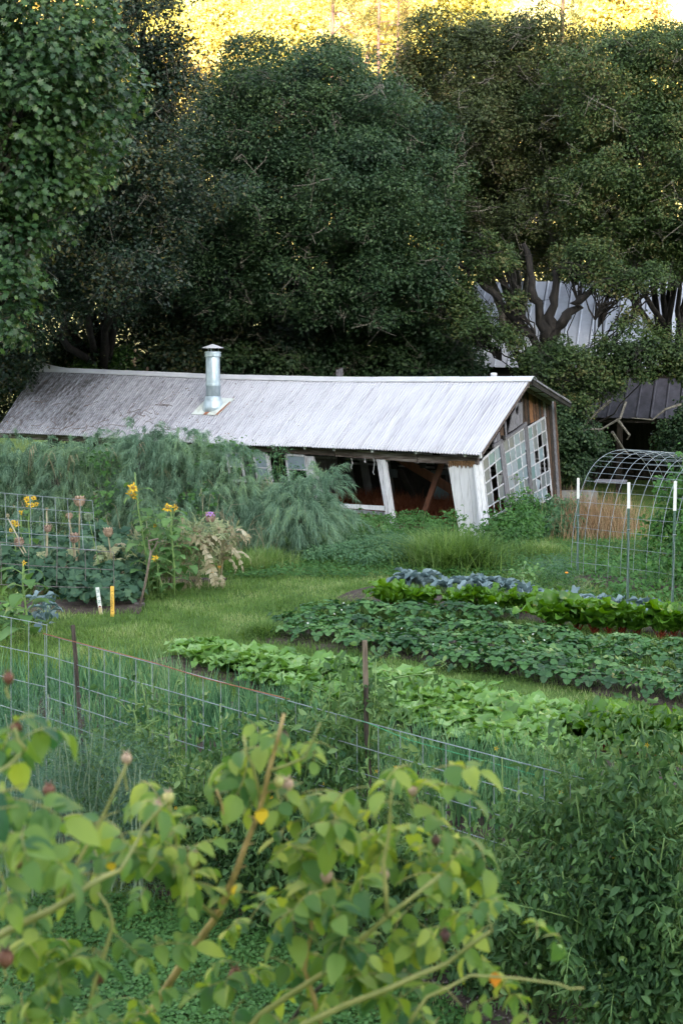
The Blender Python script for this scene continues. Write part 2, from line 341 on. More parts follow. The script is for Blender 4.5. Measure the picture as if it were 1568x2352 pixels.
tree('oak_tree', 'tall olive brown oak showing a pale lichened trunk, above the collapsing shed gable', 'tree',
     [lb(1080, 180, 46, 1.8), lb(1190, 150, 46, 1.6), lb(960, 230, 46.5, 1.4), lb(1130, 320, 45.5, 2.0), lb(1290, 230, 46, 1.6), lb(1270, 400, 45.5, 1.5), lb(1120, 480, 45.2, 1.8), lb(1040, 330, 46, 1.3), lb(1230, 540, 45.2, 1.2), lb(1090, 580, 45.5, 1.0)],
     (6.2, 49.5), 135000, .098, M_OAKO, 14, trunk_r=.3, twigs=330, rc=.42, bark=M_LICH,
     limbs=[[(*at(1265, 560, 44.3), .16), (*at(1250, 480, 44.2), .1), (*at(1262, 380, 44.3), .08)], [(*at(1262, 500, 44.3), .1), (*at(1320, 430, 44.4), .07), (*at(1335, 370, 44.4), .04)]])
tree('oak_tree', 'olive green oak filling the top right corner', 'tree',
     [lb(1400, 220, 43, 1.8), lb(1510, 200, 43, 1.7), lb(1620, 260, 43.5, 2.0), lb(1470, 360, 42.5, 1.9), lb(1390, 480, 42.7, 1.3), lb(1540, 470, 42.4, 1.5), lb(1640, 520, 43, 1.8), lb(1440, 540, 42.6, .8), lb(1560, 590, 42.6, .6)],
     (10.9, 47.5), 120000, .098, M_OAKF, 15, trunk_r=.28, twigs=200, rc=.42)
def P3(px, py, Y, r): p = at(px, py, Y); return (p.x, p.y, p.z, r)
tree('oak_tree', 'twisted oak with a dark forked trunk standing in front of the metal barn', 'tree',
     [lb(1330, 600, 40.5, .6), lb(1120, 590, 40.6, .6), lb(1085, 750, 40.4, .55), lb(1165, 775, 40, .3), lb(1395, 640, 40, .42), lb(1440, 655, 40, .3), lb(1400, 800, 39.6, .38), lb(1300, 850, 39.5, .6), lb(1385, 865, 39.4, .55), lb(1500, 640, 40, .42), lb(1180, 690, 40.1, .2), lb(1440, 740, 39.8, .3), lb(1530, 790, 39.5, .6), lb(1470, 830, 39.4, .5), lb(1320, 940, 39, .35), lb(1030, 690, 41, .6), lb(1235, 830, 39.8, .42), lb(1290, 800, 39.8, .3), lb(1585, 830, 39.5, .55)],
     (5.75, 40.4), 44000, .09, M_OAKF, 16, lk=.16, trunk_r=.17, twigs=90, rc=.34, outer=.45, front=.5, tw_mat=M_BARK,
     limbs=[[P3(1262, 900, 40.4, .24), P3(1258, 790, 40.4, .22)], [P3(1258, 800, 40.4, .2), P3(1238, 720, 40.3, .17), P3(1222, 640, 40.3, .12), P3(1200, 560, 40.5, .09)],
            [P3(1262, 790, 40.4, .2), P3(1272, 700, 40.4, .16), P3(1275, 620, 40.5, .11)], [P3(1265, 785, 40.4, .2), P3(1300, 725, 40.2, .17), P3(1330, 690, 40.1, .13), P3(1400, 640, 40, .08)],
            [P3(1255, 810, 40.4, .17), P3(1190, 740, 40.3, .14), P3(1130, 670, 40.4, .12), P3(1085, 640, 40.6, .08), P3(1050, 600, 40.8, .05)]])
# darker trees standing behind, their foliage reaches the ground
for i, (lab, lobes, base, n, mat, tw) in enumerate([
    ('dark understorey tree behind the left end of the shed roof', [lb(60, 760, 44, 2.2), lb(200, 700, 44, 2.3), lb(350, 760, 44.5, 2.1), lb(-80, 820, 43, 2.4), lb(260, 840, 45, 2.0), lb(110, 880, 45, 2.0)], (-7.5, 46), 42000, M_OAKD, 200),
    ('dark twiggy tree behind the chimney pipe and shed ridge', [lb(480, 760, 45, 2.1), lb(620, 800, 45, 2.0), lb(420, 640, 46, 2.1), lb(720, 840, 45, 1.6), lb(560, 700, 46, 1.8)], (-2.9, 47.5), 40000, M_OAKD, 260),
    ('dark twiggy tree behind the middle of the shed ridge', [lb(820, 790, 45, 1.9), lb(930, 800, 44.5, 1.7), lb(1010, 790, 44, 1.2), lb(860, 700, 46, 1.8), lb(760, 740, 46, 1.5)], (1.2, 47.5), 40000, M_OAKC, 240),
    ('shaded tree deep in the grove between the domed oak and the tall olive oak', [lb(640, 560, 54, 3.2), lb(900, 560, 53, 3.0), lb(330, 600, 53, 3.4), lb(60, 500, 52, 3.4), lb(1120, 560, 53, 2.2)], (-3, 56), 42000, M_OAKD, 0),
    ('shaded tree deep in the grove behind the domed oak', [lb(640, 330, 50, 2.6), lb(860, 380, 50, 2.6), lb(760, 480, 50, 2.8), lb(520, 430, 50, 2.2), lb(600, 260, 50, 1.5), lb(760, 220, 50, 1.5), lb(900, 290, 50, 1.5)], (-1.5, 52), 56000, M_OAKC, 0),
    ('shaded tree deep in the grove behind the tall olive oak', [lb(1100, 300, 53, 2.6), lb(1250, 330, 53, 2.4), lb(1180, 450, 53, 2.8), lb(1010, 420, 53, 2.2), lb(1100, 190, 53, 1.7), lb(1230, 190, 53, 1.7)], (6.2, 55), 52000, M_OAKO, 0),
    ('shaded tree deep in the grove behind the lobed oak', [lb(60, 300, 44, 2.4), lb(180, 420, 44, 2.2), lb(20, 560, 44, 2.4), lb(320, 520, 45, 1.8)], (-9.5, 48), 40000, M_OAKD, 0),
    ('low shaded tree filling the gap behind the shed ridge left of the barn', [lb(980, 820, 43, .9), lb(1030, 860, 42.5, .6), lb(900, 850, 43.5, 1.0), lb(680, 850, 43.5, 1.0), lb(780, 860, 43.5, .8), lb(560, 840, 44, 1.0), lb(430, 830, 44.5, .9)], (1.5, 46), 34000, M_OAKC, 90),
    ('shaded tree deep in the grove behind the top right oak', [lb(1330, 480, 60, 3.0), lb(1560, 420, 60, 3.4), lb(1450, 560, 61, 2.4), lb(1400, 290, 58, 2.6), lb(1530, 240, 58, 2.6), lb(1330, 610, 58, 1.3), lb(1440, 620, 58, 1.4), lb(1230, 610, 57, 1.3), lb(1560, 590, 58, 1.8)], (11.5, 62), 56000, M_OAKO, 0),
]):
    tree('oak_tree', lab, 'tree', lobes, base, int(n * 1.35), .12, mat, 30 + i, trunk_r=.2, twigs=tw, rc=.55)

# sunlit hillside wood: every tree its own, bright in the evening sun
rs = random.Random(5)
k = 0
HT = []
for row, Y in enumerate((92, 100, 110, 122, 136, 152, 170, 190, 215)):
    n = 9 + row
    for j in range(n):
        px = -160 + (1900 / n) * (j + rs.uniform(.15, .85)); x = (px - 784) / F * Y; y = Y + rs.uniform(-4, 4); HT.append((x, y, rs.uniform(.8, 1.25)))
protos = []
for s in range(5):
    rg = np.random.default_rng(60 + s)
    lo = [(rg.uniform(-1.6, 1.6), rg.uniform(-1.4, 1.4), 3.2 + rg.uniform(-1.2, 2.6), rg.uniform(1.2, 2.1), .9) for _ in range(6)]
    me, P = crown_mesh(lo, 7000, .26, 70 + s, rc=.75, front=.6)
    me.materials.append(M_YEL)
    mb = MB(); fk = A([0, 0, 1.6]); mb.tube([(0, 0, -.5), (.05, 0, .8), (0, .05, 1.8)], .22, .15, 6)
    for l in lo: mb.tube(wob(fk, l[:3], 4, .15, rg), .11, .04, 4, cap=False)
    tm = mb.mesh('trunk', True); tm.materials.append(M_PINE); protos.append((me, tm))
for (x, y, s) in HT:
    c, tm = protos[k % 5]; k += 1
    r = empty('hillside_tree', (x, y, gz(x, y) - .2), rs.uniform(-.5, .5)); r.scale = (s * (1 + (y - 90) / 200),) * 3
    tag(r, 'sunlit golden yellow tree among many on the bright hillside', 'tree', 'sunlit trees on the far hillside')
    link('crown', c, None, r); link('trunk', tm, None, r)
def pine(px, Y, top, rt, label, seed, br):
    rg = np.random.default_rng(seed); x = (px - 784) / F * Y; z0 = gz(x, Y); h = top - z0
    root = tag(empty('pine_tree', (x, Y, z0)), label, 'tree')
    MB().tube([(0, 0, -.3), (.1, 0, h * .3), (-.05, 0, h * .65), (.05, 0, h)], rt, rt * .35, 8).build('trunk', M_PINE, root, smooth=True)
    bm_ = MB(); pts = []
    for i in range(br):
        z = h * (.35 + .65 * (i + rg.random()) / br); a = rg.uniform(0, 6.28); L = rg.uniform(1.3, 3.2) * (1.25 - .7 * z / h)
        d = A([math.cos(a), math.sin(a), 0]); p = [A([0, 0, z]), A([0, 0, z + .1]) + d * L * .35 + rg.normal(size=3) * .1, A([0, 0, z - .05]) + d * L * .7 + rg.normal(size=3) * .12, A([0, 0, z + .15]) + d * L]
        bm_.tube(p, .05, .015, 4, cap=False)
        for q in range(9): 
            t_ = rg.uniform(.35, 1); pts.append(A([0, 0, z + .1]) + d * L * t_ + rg.normal(size=3) * .28)
    bm_.build('branch', M_PINE, root)
    pts = A(pts); idx = rg.integers(0, len(pts), 9000); n = len(idx); D = rnds(n, rg)
    L = pts[idx] + D * .12; S = np.stack([np.full(n, .03), rg.uniform(.18, .34, n), np.full(n, .03)], 1)
    link('foliage', mesh_np('foliage', *scatter(KITE[0], KITE[1], frames(D, rnds(n, rg), S), L)), M_NEED, root)
pine(765, 80, 25.5, .19, 'bare lower-limbed pine with a straight trunk above the domed oak', 201, 26)
pine(868, 84, 27, .16, 'thin twiggy pine between the straight pine and the tall olive oak', 202, 34)
pine(910, 78, 24, .13, 'young pine close beside the thin twiggy pine', 203, 30)
pine(1275, 82, 26, .22, 'thick dark pine rising behind the tall olive oak', 204, 24)

# barn behind the twisted oak
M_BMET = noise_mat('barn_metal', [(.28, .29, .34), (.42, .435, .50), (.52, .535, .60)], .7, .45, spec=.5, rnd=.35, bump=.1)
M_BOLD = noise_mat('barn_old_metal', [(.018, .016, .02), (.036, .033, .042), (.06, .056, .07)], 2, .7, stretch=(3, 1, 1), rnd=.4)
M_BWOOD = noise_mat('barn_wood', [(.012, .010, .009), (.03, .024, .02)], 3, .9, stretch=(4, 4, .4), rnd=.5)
b0 = at(1045, 840, 47); barn = tag(empty('barn', (b0.x, b0.y, 0), R(-14)), 'old barn with a pale metal roof and a dark open side behind the twisted oak', 'barn')
zb = at(1045, 840, 47).z; zt = at(1060, 648, 50.5).z
def sheet(name, x0, x1, ya, za, yb, zb_, mat, parent, ribs=2, th=.02):
    """one roofing sheet with raised ribs, from (ya,za) low edge to (yb,zb_) high edge"""
    mb = MB(); prof = []
    wd = (x1 - x0) / ribs
    for r_ in range(ribs):
        xs = x0 + wd * r_; prof += [(xs, 0), (xs + wd * .06, .04), (xs + wd * .12, .04), (xs + wd * .18, 0)]
    prof.append((x1 - .006, 0)); n = len(prof)
    dy, dz = yb - ya, zb_ - za; l = math.hypot(dy, dz); ny_, nz_ = -dz / l, dy / l
    vs = [(x, y + h * ny_, z + h * nz_) for (y, z) in ((ya, za), (yb, zb_)) for x, h in prof] + [(x, y + (h - th) * ny_, z + (h - th) * nz_) for (y, z) in ((ya, za), (yb, zb_)) for x, h in prof]
    fs = []
    for i in range(n - 1): fs += [(i, i + 1, n + i + 1, n + i), (2 * n + i + 1, 2 * n + i, 3 * n + i, 3 * n + i + 1), (i + 1, i, 2 * n + i, 2 * n + i + 1), (n + i, n + i + 1, 3 * n + i + 1, 3 * n + i)]
    return mb.add(vs, fs).build(name, mat, parent)
rg_ = random.Random(3)
for i in range(16):
    j = rg_.uniform(-.03, .03)
    sheet('roofing_sheet', i * .82, i * .82 + .81, -.25 + j, zb - .03, 3.6, zt, M_BMET, barn)
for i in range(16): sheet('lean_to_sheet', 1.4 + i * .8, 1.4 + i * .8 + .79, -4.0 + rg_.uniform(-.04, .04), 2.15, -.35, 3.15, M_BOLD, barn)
MB().box((-.1, .2, 0), (13.2, .35, zb - .12)).build('front_wall', M_BWOOD, barn)
MB().box((-.1, .35, 0), (.05, 7, zb + .1)).build('end_wall', M_BWOOD, barn)
MB().add([(-.06, -.1, zb - .1), (-.06, 3.6, zt - .1), (-.06, 7.3, zb - .1), (.02, -.1, zb - .1), (.02, 3.6, zt - .1), (.02, 7.3, zb - .1)], [(0, 1, 2), (3, 5, 4), (0, 3, 4, 1), (1, 4, 5, 2), (0, 2, 5, 3)]).build('gable', M_BWOOD, barn)
MB().box((0, 7.0, 0), (13.2, 7.15, zb)).build('back_wall', M_BWOOD, barn)
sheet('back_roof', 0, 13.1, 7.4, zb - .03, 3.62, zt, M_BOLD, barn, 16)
for i in range(7): MB().box((1.5 + i * 1.9, -3.8, 0), (1.66 + i * 1.9, -3.64, 2.15)).build('post', M_BWOOD, barn)
MB().box((1.4, -3.86, 2.0), (14, -3.62, 2.12)).build('beam', M_BWOOD, barn)
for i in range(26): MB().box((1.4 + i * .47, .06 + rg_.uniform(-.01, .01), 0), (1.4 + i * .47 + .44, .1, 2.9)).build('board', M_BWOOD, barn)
# ------------------------------------------------------------ the collapsing greenhouse shed
SO = Vector((3.25, 32.7, 0)); SA = R(-30)
shed = tag(empty('greenhouse_shed', SO, SA), 'long leaning greenhouse shed with a corrugated white roof and many-paned end wall', 'shed')
Minv = (Matrix.Translation(SO) @ Matrix.Rotation(SA, 4, 'Z')).inverted()
CL = Minv @ Vector((0, 0, CAMZ))
def hitp(px, py, n, c):
    """local point where the sight line meets the plane n.p = c"""
    d = Minv.to_3x3() @ ray(px, py); n = Vector(n); return CL + d * ((c - n.dot(CL)) / n.dot(d))
M_ROOF = bpy.data.materials.new('corrugated_roof'); M_ROOF.use_nodes = True; t = M_ROOF.node_tree; b = t.nodes['Principled BSDF']
tc = nd(t, 'ShaderNodeTexCoord'); oi = nd(t, 'ShaderNodeObjectInfo')
mp = nd(t, 'ShaderNodeMapping'); mp.inputs['Scale'].default_value = (9, .55, .55); t.links.new(tc.outputs['Object'], mp.inputs[0])
na = nd(t, 'ShaderNodeTexNoise'); na.inputs['Scale'].default_value = 1.6; na.inputs['Detail'].default_value = 6; na.inputs['Roughness'].default_value = .7; t.links.new(mp.outputs[0], na.inputs['Vector'])
nb = nd(t, 'ShaderNodeTexNoise'); nb.inputs['Scale'].default_value = .7; nb.inputs['Detail'].default_value = 5; t.links.new(tc.outputs['Object'], nb.inputs['Vector'])
sx = nd(t, 'ShaderNodeSeparateXYZ'); t.links.new(tc.outputs['Object'], sx.inputs[0])
mr = nd(t, 'ShaderNodeMapRange'); mr.inputs[1].default_value = -6.5; mr.inputs[2].default_value = -15; mr.inputs[3].default_value = -.13; mr.inputs[4].default_value = .19; t.links.new(sx.outputs[0], mr.inputs[0])
a1 = nd(t, 'ShaderNodeMath', operation='ADD'); t.links.new(mr.outputs[0], a1.inputs[0]); t.links.new(na.outputs[0], a1.inputs[1])
a2 = nd(t, 'ShaderNodeMath', operation='MULTIPLY_ADD'); a2.inputs[1].default_value = .35; t.links.new(nb.outputs[0], a2.inputs[0]); t.links.new(a1.outputs[0], a2.inputs[2])
a3 = nd(t, 'ShaderNodeMath', operation='MULTIPLY_ADD'); a3.inputs[1].default_value = .05; t.links.new(oi.outputs['Random'], a3.inputs[0]); t.links.new(a2.outputs[0], a3.inputs[2])
ga = nd(t, 'ShaderNodeAttribute', attribute_name='groove_dark'); a4 = nd(t, 'ShaderNodeMath', operation='MULTIPLY_ADD'); a4.inputs[1].default_value = .2; t.links.new(ga.outputs['Fac'], a4.inputs[0]); t.links.new(a3.outputs[0], a4.inputs[2]); a3 = a4  # colour goes darker along the corrugation troughs
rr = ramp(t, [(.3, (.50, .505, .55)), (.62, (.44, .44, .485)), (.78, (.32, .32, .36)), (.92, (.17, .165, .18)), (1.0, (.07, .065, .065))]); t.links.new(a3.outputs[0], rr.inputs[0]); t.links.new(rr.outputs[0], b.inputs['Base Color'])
b.inputs['Roughness'].default_value = .5; b.inputs['Specular IOR Level'].default_value = .35
M_CAP = noise_mat('ridge_cap', [(.44, .44, .48), (.54, .54, .58)], 3, .45, rnd=.3)
M_GALV = noise_mat('galvanised_pipe', [(.26, .33, .39), (.38, .45, .51), (.48, .55, .60)], 9, .38, detail=7, metal=.35, stretch=(1, 1, .5))
M_RUST = noise_mat('rust', [(.20, .07, .04), (.34, .15, .09)], 12, .9)
M_WHITE = noise_mat('white_paint_boards', [(.16, .14, .13), (.36, .36, .38), (.50, .50, .54), (.56, .56, .60)], 3.2, .6, stretch=(9, 9, .7), detail=7, bump=.25, rnd=.15, lo=.22, hi=.6)
M_WHITE2 = noise_mat('white_paint_worn', [(.08, .07, .06), (.22, .21, .22), (.38, .38, .42), (.50, .50, .55)], 4.5, .7, stretch=(7, 7, .8), detail=8, bump=.4, rnd=.3, lo=.3, hi=.62)
M_GREYW = noise_mat('weathered_grey_wood', [(.05, .045, .05), (.13, .125, .14), (.24, .23, .26)], 4, .9, stretch=(10, 10, .6), detail=8, bump=.5, rnd=.5)
M_BRNW = noise_mat('brown_weathered_wood', [(.012, .009, .008), (.05, .028, .018), (.13, .065, .035)], 3, .9, stretch=(10, 10, .5), detail=8, bump=.5, rnd=.9)
M_ORNW = noise_mat('orange_brown_wood', [(.08, .035, .015), (.24, .11, .05)], 3, .85, stretch=(12, 12, .5), detail=8)
M_BEAM = noise_mat('old_beam', [(.03, .02, .018), (.10, .075, .07), (.26, .23, .22)], 3, .9, stretch=(.7, 8, 8), detail=8, bump=.5, rnd=.4)
M_BRACE = noise_mat('brown_brace', [(.06, .024, .014), (.13, .05, .028)], 3, .7, stretch=(5, 5, 1), detail=5)
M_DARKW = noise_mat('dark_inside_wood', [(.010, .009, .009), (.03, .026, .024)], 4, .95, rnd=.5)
M_PEEL = noise_mat('bare_wood_edge', [(.05, .025, .012), (.22, .12, .06)], 8, .9, stretch=(6, 6, 1), detail=7)
def glass_mat(name, c, a):
    m = noise_mat(name, [tuple(x * .72 for x in c), c], 5, .34, spec=.3, rnd=.5, detail=4)
    t = m.node_tree; b = t.nodes['Principled BSDF']; b.inputs['Alpha'].default_value = a; return m
M_GL = [glass_mat('dirty_glass_a', (.13, .19, .23), .93), glass_mat('dirty_glass_b', (.08, .16, .18), .9), glass_mat('dirty_glass_c', (.10, .12, .14), .9), glass_mat('dirty_glass_d', (.19, .24, .29), .96)]

def slab(pts, off, name, mat, parent=None, bev=True):
    """a board from its face outline (local points, counter-clockwise seen from outside) and a thickness vector"""
    pts = [Vector(p) for p in pts]; off = Vector(off); n = len(pts)
    vs = pts + [p + off for p in pts]
    fs = [tuple(range(n)), tuple(range(2 * n - 1, n - 1, -1))] + [(i, i + n, (i + 1) % n + n, (i + 1) % n) for i in range(n)]
    return MB().add(vs, fs).build(name, mat, parent or shed)
# --- roof
EZ, RZ, BZ = 1.89, 3.48, 2.84
rs2 = random.Random(2)
def roof_pt(u, t, back=False):
    """u 0 (right end) .. 1 (left end), t 0 at the eave .. 1 at the ridge"""
    sag = -.10 * math.sin(math.pi * min(1, u * 1.15)) * t + .04 * math.sin(u * 9) * (1 - t) * .5
    if back: x = -.05 + u * (-15.19) ; y = 4.98 - (4.98 - 2.515) * t; z = BZ + (RZ - BZ) * t + sag * t
    else: x = -.055 + u * (-(14.22 + .98 * t)); y = -.263 + (2.515 + .263) * t; z = EZ + (RZ - EZ) * t + sag
    return Vector((x, y, z))
def roof_sheet(u0, u1, back, lift, nw=9):
    mb = MB(); steps = nw * 7; rows = 5; top = []
    for j in range(rows + 1):
        t_ = j / rows
        if not back: t_ = -.012 + 1.012 * t_ + (rs2.uniform(-.004, .004) if j == 0 else 0)
        for i in range(steps + 1):
            u = u0 + (u1 - u0) * i / steps; p = roof_pt(u, t_, back)
            h = .019 * math.cos(2 * math.pi * nw * i / steps) + lift
            n_ = Vector((0, -.5, .87)) if not back else Vector((0, .25, .97)); top.append(p + n_ * h)
    n = steps + 1; low = [p - Vector((0, 0, .006)) for p in top]
    N = len(top); fs = []
    for j in range(rows):
        for i in range(steps):
            a = j * n + i; q = (a, a + n, a + n + 1, a + 1); fs.append(q if not back else q[::-1])
            fs.append(tuple(N + k for k in q[::-1]) if not back else tuple(N + k for k in q))
    for i in range(steps): fs.append((i, i + 1, N + i + 1, N + i))
    for j in range(rows): fs.append((j * n, N + j * n, N + (j + 1) * n, (j + 1) * n)); fs.append((j * n + n - 1, (j + 1) * n + n - 1, N + (j + 1) * n + n - 1, N + j * n + n - 1))
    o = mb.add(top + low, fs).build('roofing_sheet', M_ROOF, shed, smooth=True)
    at_ = o.data.attributes.new('groove_dark', 'FLOAT', 'POINT'); gr = [max(0, -math.cos(2 * math.pi * nw * i / steps)) ** 2 for i in range(steps + 1)] * (rows + 1); at_.data.foreach_set('value', gr + gr); return o
NS = 23
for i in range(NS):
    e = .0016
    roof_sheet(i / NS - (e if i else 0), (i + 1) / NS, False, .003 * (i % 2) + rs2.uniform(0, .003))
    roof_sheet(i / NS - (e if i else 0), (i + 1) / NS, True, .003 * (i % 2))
# ridge caps, lapped, the last one bent up
cuts = [0, .13, .27, .40, .53, .655, .79, .9, 1.0]
for k in range(8):
    u0, u1 = cuts[k] - (.006 if k else -.0), cuts[k + 1]; mb = MB(); vs = []; L = 8 if k == 7 else 3
    for i in range(L + 1):
        u = u0 + (u1 - u0) * i / L; rp = roof_pt(u, 1) + Vector((0, 0, .035 + .006 * (k % 2)))
        up = 0; fl = 0
        if k == 7: q = max(0, i / L - .05); up = .16 * q ** 2.2; fl = .10 * q ** 1.5; rp.x -= .12 * (i == L)
        if k == 0 and i == 0: rp.x += .06
        a = [rp + Vector((0, -.17, -.095)), rp + Vector((0, -.155, -.07)), rp + Vector((0, -.04, -.0)), rp + Vector((0, .0, .018 + up)), rp + Vector((0, .05 + fl, .01 + up * 1.35)), rp + Vector((0, .17 + fl * .5, -.045 + up * .9))]
        vs += a + [p + Vector((0, 0, -.006)) for p in a]
    fs = []
    for i in range(L):
        for j in range(5):
            a = i * 12 + j; fs += [(a, a + 1, a + 13, a + 12), (a + 6, a + 18, a + 19, a + 7)]
        fs += [(i * 12, i * 12 + 12, i * 12 + 18, i * 12 + 6), (i * 12 + 5, i * 12 + 11, i * 12 + 23, i * 12 + 17)]
    for j in range(5): fs += [(j, j + 6, j + 7, j + 1), (L * 12 + j, L * 12 + j + 1, L * 12 + j + 7, L * 12 + j + 6)]
    mb.add(vs, fs).build('ridge_cap', M_CAP, shed)
# rafters with white sawn ends, and purlins
def upx(px, z=1.8): p = hitp(px, 1040, (0, 1, 0), -.2); return p.x
for px in (30, 118, 200, 285, 365, 450, 530, 632, 704, 771, 859, 959, 1072, 1107):
    x = upx(px); u = min(.995, max(.004, -x / 14.22)); a = roof_pt(u, .03); b_ = roof_pt(u, .97)
    mb = MB(); mb.bar(a + Vector((0, .0, -.075)), b_ + Vector((0, 0, -.075)), .05, .10); r_ = mb.build('rafter', M_BEAM, shed)
    MB().bar(a + Vector((0, -.03, -.073)), a + Vector((0, .015, -.06)), .054, .125 + rs2.uniform(-.02, .03)).build('rafter_end', M_WHITE, shed)
    a = roof_pt(u, 0, True); b_ = roof_pt(u, .96, True); MB().bar(a + Vector((0, -.12, -.07)), b_ + Vector((0, 0, -.07)), .05, .09).build('rafter', M_BEAM, shed)
for t_ in (.25, .5, .75):
    for bk in (False, True):
        mb = MB()
        for j in range(12): mb.bar(roof_pt(.004 + .0825 * j, t_, bk) + Vector((0, 0, -.06)), roof_pt(.004 + .0825 * (j + 1), t_, bk) + Vector((0, 0, -.06)), .08, .022)
        mb.build('purlin', M_BEAM, shed)
mb = MB()
for j in range(12): mb.bar(roof_pt(.004 + .0825 * j, 1) + Vector((0, 0, -.14)), roof_pt(.004 + .0825 * (j + 1), 1) + Vector((0, 0, -.14)), .04, .16)
mb.build('ridge_board', M_BEAM, shed)
# dark barge board under the back slope at the gable
a = roof_pt(0, .98, True); b_ = roof_pt(0, -.02, True)
MB().bar(a + Vector((.0, 0, -.085)), b_ + Vector((.0, 0, -.085)), .035, .14).build('barge_board', M_DARKW, shed)
for i in range(3):
    a_ = roof_pt(0, .92 - .31 * i, True); b2 = roof_pt(0, .63 - .31 * i, True); MB().bar(a_ + Vector((.03, 0, -.005 - .012 * i)), b2 + Vector((.03, 0, -.012 * i - .02)), .03, .045).build('roof_edge_trim', M_GREYW, shed)
# --- front wall
def fq(pts, th, name, mat, zf, y=0.0):
    P = [hitp(*zf(*p), (0, 1, 0), y) for p in pts]; return slab(P, (0, th, 0), name, mat)
def h_(zx, zy): return ((1200 + zx / 3.136) / 1.594, (1640 + zy / 3.136) / 1.594)
def k_(zx, zy): return ((800 + zx / 2.24) / 1.594, (1580 + zy / 2.24) / 1.594)
def g_(zx, zy): return ((1500 + zx / 2.412) / 1.594, (1350 + zy / 2.412) / 1.594)
D_ = lambda x, y: (x, y)
fq([(1096, 1068), (959, 1062), (959, 1044), (1096, 1052)], .1, 'beam', M_BEAM, D_)
fq([(957, 1062), (770, 1048), (770, 1030), (957, 1044)], .1, 'beam', M_BEAM, D_)
fq([(768, 1047), (540, 1034), (540, 1017), (768, 1030)], .1, 'beam', M_BEAM, D_)
fq([(538, 1033), (-30, 1004), (-30, 988), (538, 1016)], .1, 'beam', M_BEAM, D_)
# corner: three white vertical boards, bare wood at the torn top
for (a0, a1, b0, b1) in ((335, 420, 440, 512), (422, 505, 514, 580), (507, 572, 582, 636)):
    fq([(a0, 845), (b0, 1500), (b1, 1505), (a1, 850)], .04, 'wall_board', M_WHITE, g_)
for i in range(13):
    x = 337 + i * 18; l = rs2.uniform(8, 42); fq([(x, 812), (x + 2, 846 + l * .4), (x + 9, 846 + l), (x + 17, 846 + l * .5), (x + 16, 814)], .03, 'splintered_wood', M_PEEL, g_, y=-.012)
for (q, m_) in (([(557, 130), (675, 850), (725, 870), (612, 135)], M_WHITE2), ([(614, 128), (727, 872), (772, 892), (655, 132)], M_WHITE)):
    fq(q, .09, 'post', m_, h_)
fq([(705, 203), (860, 850), (915, 860), (768, 205)], .1, 'post', M_WHITE2, k_)
fq([(870, 585), (880, 617), (1365, 650), (1362, 612)], .05, 'rail', M_WHITE, k_, y=.03)
fq([(940, 628), (945, 645), (1372, 692), (1368, 662)], .05, 'rail', M_WHITE2, k_, y=.25)
fq([(150, 402), (150, 412), (735, 440), (733, 430)], .06, 'window_sill', M_WHITE2, k_, y=-.02)
def sash(q, cols, rows, zf, name='window', plane='front', broken=(), mats=None, fm=M_WHITE2, bar=.028, th=.035, lowmul=1):
    """a many-paned sash from its four corners TL, TR, BR, BL; glass panes are children of its frame"""
    nrm_, c = ((0, 1, 0), -.02) if plane == 'front' else ((1, 0, .2), .02)
    P = [hitp(*zf(*p), nrm_, c) for p in q]; off = Vector((0, th, 0)) if plane == 'front' else Vector((-th, 0, 0))
    def pt(u, v): return (P[0] * (1 - u) + P[1] * u) * (1 - v) + (P[3] * (1 - u) + P[2] * u) * v
    mb = MB()
    def seg(a, b, w, o=0):
        d = (b - a).normalized(); n = off.normalized(); s = d.cross(n).normalized() * w / 2
        a = a + n * o; b = b + n * o; vs = [a - s, a + s, b + s, b - s]; vs += [v + off * (1 - (o > 0) * .5) for v in vs]
        mb.add(vs, [(0, 1, 2, 3), (7, 6, 5, 4), (0, 4, 5, 1), (1, 5, 6, 2), (2, 6, 7, 3), (3, 7, 4, 0)])
    fw = bar * 1.8
    seg(pt(0, 0), pt(0, 1), fw); seg(pt(1, 0), pt(1, 1), fw); seg(pt(.01, 0), pt(.99, 0), fw, .003); seg(pt(.01, 1), pt(.99, 1), fw, .003)
    for i in range(1, cols):
        seg(pt(i / cols, .01), pt(i / cols, .99), bar, .004)
    for j in range(1, rows):
        for i in range(cols): seg(pt((i + .01) / cols, j / rows + rs2.uniform(-.004, .004)), pt((i + .99) / cols, j / rows + rs2.uniform(-.004, .004)), bar, .006)
    fr = mb.build(name, fm, shed)
    n = off.normalized()
    for j in range(rows):
        for i in range(cols):
            if (j, i) in broken: continue
            a, b2, c2, d2 = pt((i + .02) / cols, (j + .02) / rows), pt((i + .98) / cols, (j + .02) / rows), pt((i + .98) / cols, (j + .98) / rows), pt((i + .02) / cols, (j + .98) / rows)
            qd = [v + n * (th * .5 + rs2.uniform(-.003, .003)) for v in (a, d2, c2, b2)]
            if (j, i, 'h') in broken: qd = [qd[0], qd[1], qd[2] * .5 + qd[1] * .5, qd[3] * .6 + qd[2] * .4]
            slab(qd, n * .004, 'pane', (mats or M_GL)[rs2.choice([0, 0, 1, 2, 3]) % len(mats or M_GL)], fr)
    return fr
sash([(285, 178), (388, 182), (428, 415), (325, 412)], 1, 2, k_, mats=[M_GL[3]])
sash([(548, 190), (706, 200), (738, 432), (580, 424)], 1, 2, k_, broken={(1, 0)}, mats=[M_GL[3]])
sash([(60, 172), (175, 176), (215, 405), (100, 400)], 1, 2, k_, mats=[M_GL[3]], broken={(1, 0)})
fq([(400, 200), (430, 410), (444, 410), (414, 200)], .05, 'mullion', M_WHITE2, k_)
